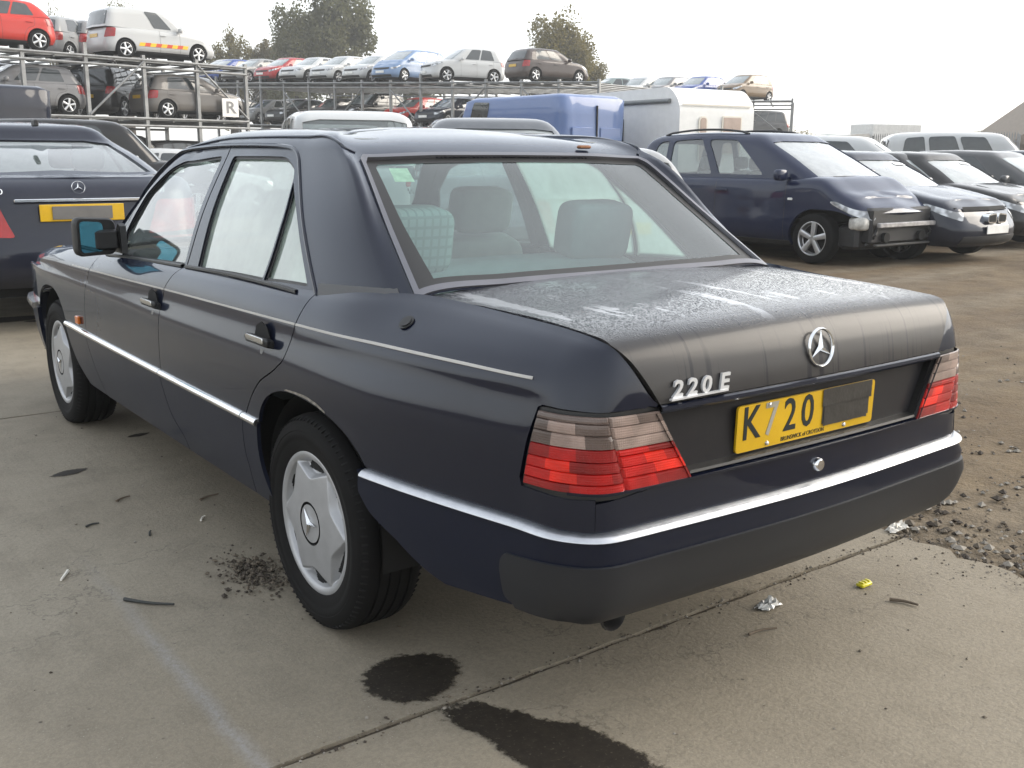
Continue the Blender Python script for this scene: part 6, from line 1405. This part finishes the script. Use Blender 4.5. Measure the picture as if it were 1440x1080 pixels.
ST = [simple('pale_stone', (.22, .20, .17), .85), simple('brown_stone', (.11, .09, .066), .9), simple('dark_soil', (.048, .038, .029), .95)]
pts = [(1.2 + abs(RN.normal()) * 1.6, RN.uniform(-2.6, 4.5), -.016) for _ in range(2600)] + [(1.2 + RN.exponential(.25), RN.uniform(-2.2, .4), -.012) for _ in range(900)]
pebbles('gravel', pts, ST, .006, .020, 2)
pts = [(RN.uniform(-3.0, 1.18), RN.uniform(-1.9, 5.5), 0) for _ in range(700)] + [(1.19 - RN.exponential(.10), RN.uniform(-2.2, -.1), 0) for _ in range(420)] + [(RN.uniform(-1.3, 1.19), -.595 + RN.normal() * .018, 0) for _ in range(420)]
pebbles('grit', pts, ST, .0018, .0060, 3)
pts = [(-.835 + RN.normal() * .045, .44 + RN.normal() * .085, abs(RN.normal()) * .006) for _ in range(520)]
tag(pebbles('soil_heap', pts, ST[1:], .004, .011, 4), kind='stuff')
# stains and litter
def blot(name, label, outline, mat, z=.0025, n=6, jit=.010, seed=1, cat='stain'):
    R = random.Random(seed); p = spl(outline, n, True); c = A(p).mean(0); ph = [R.uniform(0, 6) for _ in range(6)]
    q = []
    for a, b in p:
        d = A([a, b]) - c; t = math.atan2(d[1], d[0]); k = 1 + jit * 2.2 * sum(math.sin(t * (9 + 7 * i) + ph[i]) for i in range(6)) / 2; q.append(c + d * k)
    rings = [1.30, 1.14, 1.0, .90, .78, .5]; mb = MB(); V = []; k = len(q)
    for r in rings: V += [(*(c + (x - c) * r), z) for x in q]
    V.append((c[0], c[1], z)); s = 1 if area2([tuple(x) for x in q]) > 0 else -1; F = []
    for i in range(len(rings) - 1):
        for j in range(k): f = (i * k + j, i * k + (j + 1) % k, (i + 1) * k + (j + 1) % k, (i + 1) * k + j); F.append(f[::s])
    for j in range(k): F.append(((len(rings) - 1) * k + j, (len(rings) - 1) * k + (j + 1) % k, len(V) - 1)[::s])
    mb.add(V, F); o = mb.build(name, mat, smooth=False); at_ = o.data.color_attributes.new('soak', 'FLOAT_COLOR', 'POINT')
    for i in range(len(V)): w_ = (0, .30, .58, .82, 1, 1, 1)[min(i // k, 6)]; at_.data[i].color = (w_, w_, w_, 1)
    return tag(o, label, cat)
def oil():
    m, nt, out = nodes('oil_soaked_concrete'); co = coord(nt); n1 = noise(nt, 30, 5, .65, co); sp = ramp(nt, noise(nt, 120, 3, .6, co), [(.62, 0), (.72, 1)])
    ac = N(nt, 'ShaderNodeVertexColor'); ac.layer_name = 'soak'; al = ramp(nt, mth(nt, 'ADD', ac.outputs['Color'], mth(nt, 'MULTIPLY', mth(nt, 'SUBTRACT', noise(nt, 45, 5, .7, co), .5), 1.5)), [(.34, 0), (.66, .92)])
    c = mix(nt, ramp(nt, n1, [(.3, 0), (.7, 1)]), (.012, .0095, .007), (.026, .021, .015)); c = mix(nt, mth(nt, 'MULTIPLY', sp, .6), c, (.12, .10, .08)); prin(nt, out, **{'Base Color': c, 'Roughness': .62, 'Specular IOR Level': .3, 'Normal': bump(nt, n1, .4, .004), 'Alpha': al}); return m
OIL = oil(); GO = None
blot('oil_stain', 'round dark oil stain on the concrete behind the rear wheel', [(-.885, -.39), (-.85, -.345), (-.80, -.32), (-.745, -.315), (-.705, -.335), (-.665, -.355), (-.635, -.42), (-.655, -.47), (-.70, -.515), (-.755, -.54), (-.81, -.545), (-.86, -.51), (-.89, -.45)], OIL, seed=2, jit=.006)
blot('oil_stain', 'long ragged oil stain at the bottom edge, past the slab joint', [(-.79, -.635), (-.735, -.628), (-.695, -.645), (-.68, -.69), (-.645, -.735), (-.63, -.785), (-.60, -.82), (-.565, -.87), (-.55, -.95), (-.535, -1.05), (-.60, -1.16), (-.70, -1.10), (-.76, -.98), (-.775, -.88), (-.775, -.78), (-.80, -.70)], OIL, seed=5, jit=.0045)
x, y = at(28, 9.0); 
for (x, y, r, lb) in ((-.42, 6.45, .22, 'small dark puddle on the ground beside the navy coupe'), (-.16, 6.25, .10, 'tiny dark puddle nearest the front wheel of the saloon')): blot('puddle', lb, [(x + r * math.cos(a) * (1.4 + .2 * math.sin(3 * a)), y + r * .6 * math.sin(a)) for a in np.linspace(0, 2 * PI, 12, endpoint=False)], OIL, seed=9, cat='puddle')
for (x, y, r, k) in ((-1.04, 1.92, .05, 'blackish grease spot on the concrete left of the front door'), (-.62, 2.35, .035, 'small grease spot just behind the front wheel')): blot('grease_spot', k, [(x + r * math.cos(a) * (1.3 + .4 * math.sin(2 * a)), y + r * .7 * math.sin(a)) for a in np.linspace(0, 2 * PI, 12, endpoint=False)], OIL, seed=3, jit=.008)
def crumple(name, label, x, y, w, d, h, mat, seed, cat='litter'):
    R = np.random.default_rng(seed); n = 9; P = np.zeros((n, n, 3))
    for i in range(n):
        for j in range(n):
            u, v = i / (n - 1) * 2 - 1, j / (n - 1) * 2 - 1; e = max(0, 1 - (u * u + v * v) * .6); P[i, j] = (x + u * w / 2 + R.normal() * w * .05, y + v * d / 2 * (1 - .35 * abs(u)) + R.normal() * d * .05, .004 + abs(R.normal(.5, .4)) * h * e)
    mb = MB(); mb.grid(P, flip=True); o = mb.build(name, mat, smooth=False); md = o.modifiers.new('thick', 'SOLIDIFY'); md.thickness = .0015; return tag(o, label, cat)
PAPER, FILM = simple('dirty_white_paper', (.62, .60, .55), .7), simple('clear_crumpled_film', (.52, .52, .50), .25, coat=.5)
crumple('paper_scrap', 'crumpled white paper at the corner of the concrete, by the dirt', 1.235, -.545, .10, .05, .035, PAPER, 3)
crumple('plastic_scrap', 'crumpled clear plastic film on the concrete behind the bumper', .33, -.695, .085, .055, .022, FILM, 6)
o_ = MB(); o_.box((.70, -.775, .008), (.052, .028, .012), 0, None, .003)
for i in range(3): o_.box((.684 + i * .016, -.775, .016), (.009, .02, .006), 0, None, .002)
tag(o_.build('wire_connector', simple('yellow_clear_plastic', (.62, .55, .02), .3, coat=.5)), 'small yellow plastic piece on the concrete behind the car', 'litter')
def stick(name, label, pts, r, mat):
    mb = MB(); k = spl([(a, b, r + .001) for a, b in pts], 5); mb.tube(k, [r * (1 - .5 * i / len(k)) for i in range(len(k))], 6); return tag(mb.build(name, mat), label, 'litter')
TW, PW, BL = simple('dry_brown_twig', (.11, .085, .06), .9), simple('pale_splinter', (.62, .60, .54), .7), simple('black_rubber_strip', (.02, .022, .02), .6)
stick('twig', 'forked brown twig on the concrete, right of the yellow piece', [(.665, -.89), (.69, -.925), (.70, -.965)], .006, TW)
stick('rubber_strip', 'curved black strip lying on the concrete at lower left', [(-1.235, .485), (-1.215, .455), (-1.175, .405), (-1.125, .36)], .006, BL)
stick('splinter', 'white splinter lying on the concrete at the left', [(-1.318, .81), (-1.355, .745)], .006, PW)
for k, (x, y, a, l, m_, lb) in enumerate(((-.99, 1.42, .5, .07, TW, 'thin brown twig near the front door sill'), (-1.40, 1.55, 2.0, .06, PW, 'small pale splinter at the left edge of the frame'), (-.72, 1.25, .3, .09, TW, 'brown twig just below the rear door'), (-.80, 1.02, .9, .05, PW, 'pale splinter below the rear door'), (-1.16, 1.20, .2, .05, BL, 'short black strip left of the rear door'), (.13, -.79, -.2, .10, TW, 'flat brown twig beside the clear plastic film'), (-1.0, .98, 1.2, .045, BL, 'short black strip nearest the rear wheel'))):
    stick(('twig', 'splinter', 'rubber_strip')[[TW, PW, BL].index(m_)], lb, [(x, y), (x + l * .5 * math.cos(a), y + l * .5 * math.sin(a) + .008), (x + l * math.cos(a), y + l * math.sin(a))], .0045, m_)

# ================================================================== evening haze over the yard
hz = MB(); hz.box((60, 60, 14), (420, 420, 32)); hm, hnt, hout = nodes('thin_evening_haze'); pv = N(hnt, 'ShaderNodeVolumePrincipled'); pv.inputs['Density'].default_value = .0014; pv.inputs['Color'].default_value = (.93, .95, .96, 1); pv.inputs['Anisotropy'].default_value = .2; hnt.links.new(pv.outputs[0], hout.inputs['Volume'])
tag(hz.build('haze', hm, smooth=False), kind='stuff')
# ================================================================== camera
cam = bpy.data.cameras.new('camera'); co_ = link(bpy.data.objects.new('camera', cam)); SC.camera = co_
CAMP = A([-2.02513136, -2.53465257, 1.33766859]); yaw, pit, rol = map(math.radians, (36.8064638, 12.69103588, .41139092))
f_ = A([math.sin(yaw) * math.cos(pit), math.cos(yaw) * math.cos(pit), -math.sin(pit)]); r_ = np.cross(f_, [0, 0, 1]); r_ /= np.linalg.norm(r_); u_ = np.cross(r_, f_)
r2 = r_ * math.cos(rol) + u_ * math.sin(rol); u2 = -r_ * math.sin(rol) + u_ * math.cos(rol)
co_.matrix_world = Matrix(((r2[0], u2[0], -f_[0], CAMP[0]), (r2[1], u2[1], -f_[1], CAMP[1]), (r2[2], u2[2], -f_[2], CAMP[2]), (0, 0, 0, 1)))
cam.sensor_width = 36; cam.sensor_fit = 'HORIZONTAL'; cam.lens = 36 * 1437.18344 / 1440; cam.clip_end = 2000; cam.clip_start = .05
# ================================================================== daylight
w = bpy.data.worlds.new('World'); SC.world = w; w.use_nodes = True; nt = w.node_tree; nt.nodes.clear()
SUN_EL, SUN_AZ = math.radians(26), math.radians(112)     # azimuth from +y towards +x
o = nt.nodes.new('ShaderNodeOutputWorld'); bg = nt.nodes.new('ShaderNodeBackground'); sk = nt.nodes.new('ShaderNodeTexSky'); sk.sky_type = 'NISHITA'; sk.sun_disc = False
sk.sun_elevation = SUN_EL; sk.sun_rotation = SUN_AZ; sk.air_density = 1.0; sk.dust_density = 2.0; sk.ozone_density = 1.0
hs = nt.nodes.new('ShaderNodeHueSaturation'); hs.inputs['Saturation'].default_value = .42
gm = nt.nodes.new('ShaderNodeGamma'); gm.inputs['Gamma'].default_value = .42
nt.links.new(sk.outputs[0], gm.inputs['Color']); nt.links.new(gm.outputs[0], hs.inputs['Color']); nt.links.new(hs.outputs[0], bg.inputs['Color']); bg.inputs['Strength'].default_value = .15; nt.links.new(bg.outputs[0], o.inputs[0])
sl = bpy.data.lights.new('sun', 'SUN'); sl.energy = .5; sl.angle = math.radians(40); sl.color = (1, .90, .76); so_ = link(bpy.data.objects.new('sun', sl))
d = Vector((math.sin(SUN_AZ) * math.cos(SUN_EL), math.cos(SUN_AZ) * math.cos(SUN_EL), math.sin(SUN_EL))); so_.rotation_euler = d.to_track_quat('Z', 'Y').to_euler()
SC.view_settings.view_transform = 'Standard'; SC.view_settings.look = 'None'; SC.view_settings.exposure = 2.75; SC.view_settings.gamma = 1
SC.cycles.use_denoising = True; SC.cycles.max_bounces = 8; SC.cycles.transparent_max_bounces = 16; SC.cycles.caustics_reflective = False; SC.cycles.caustics_refractive = False
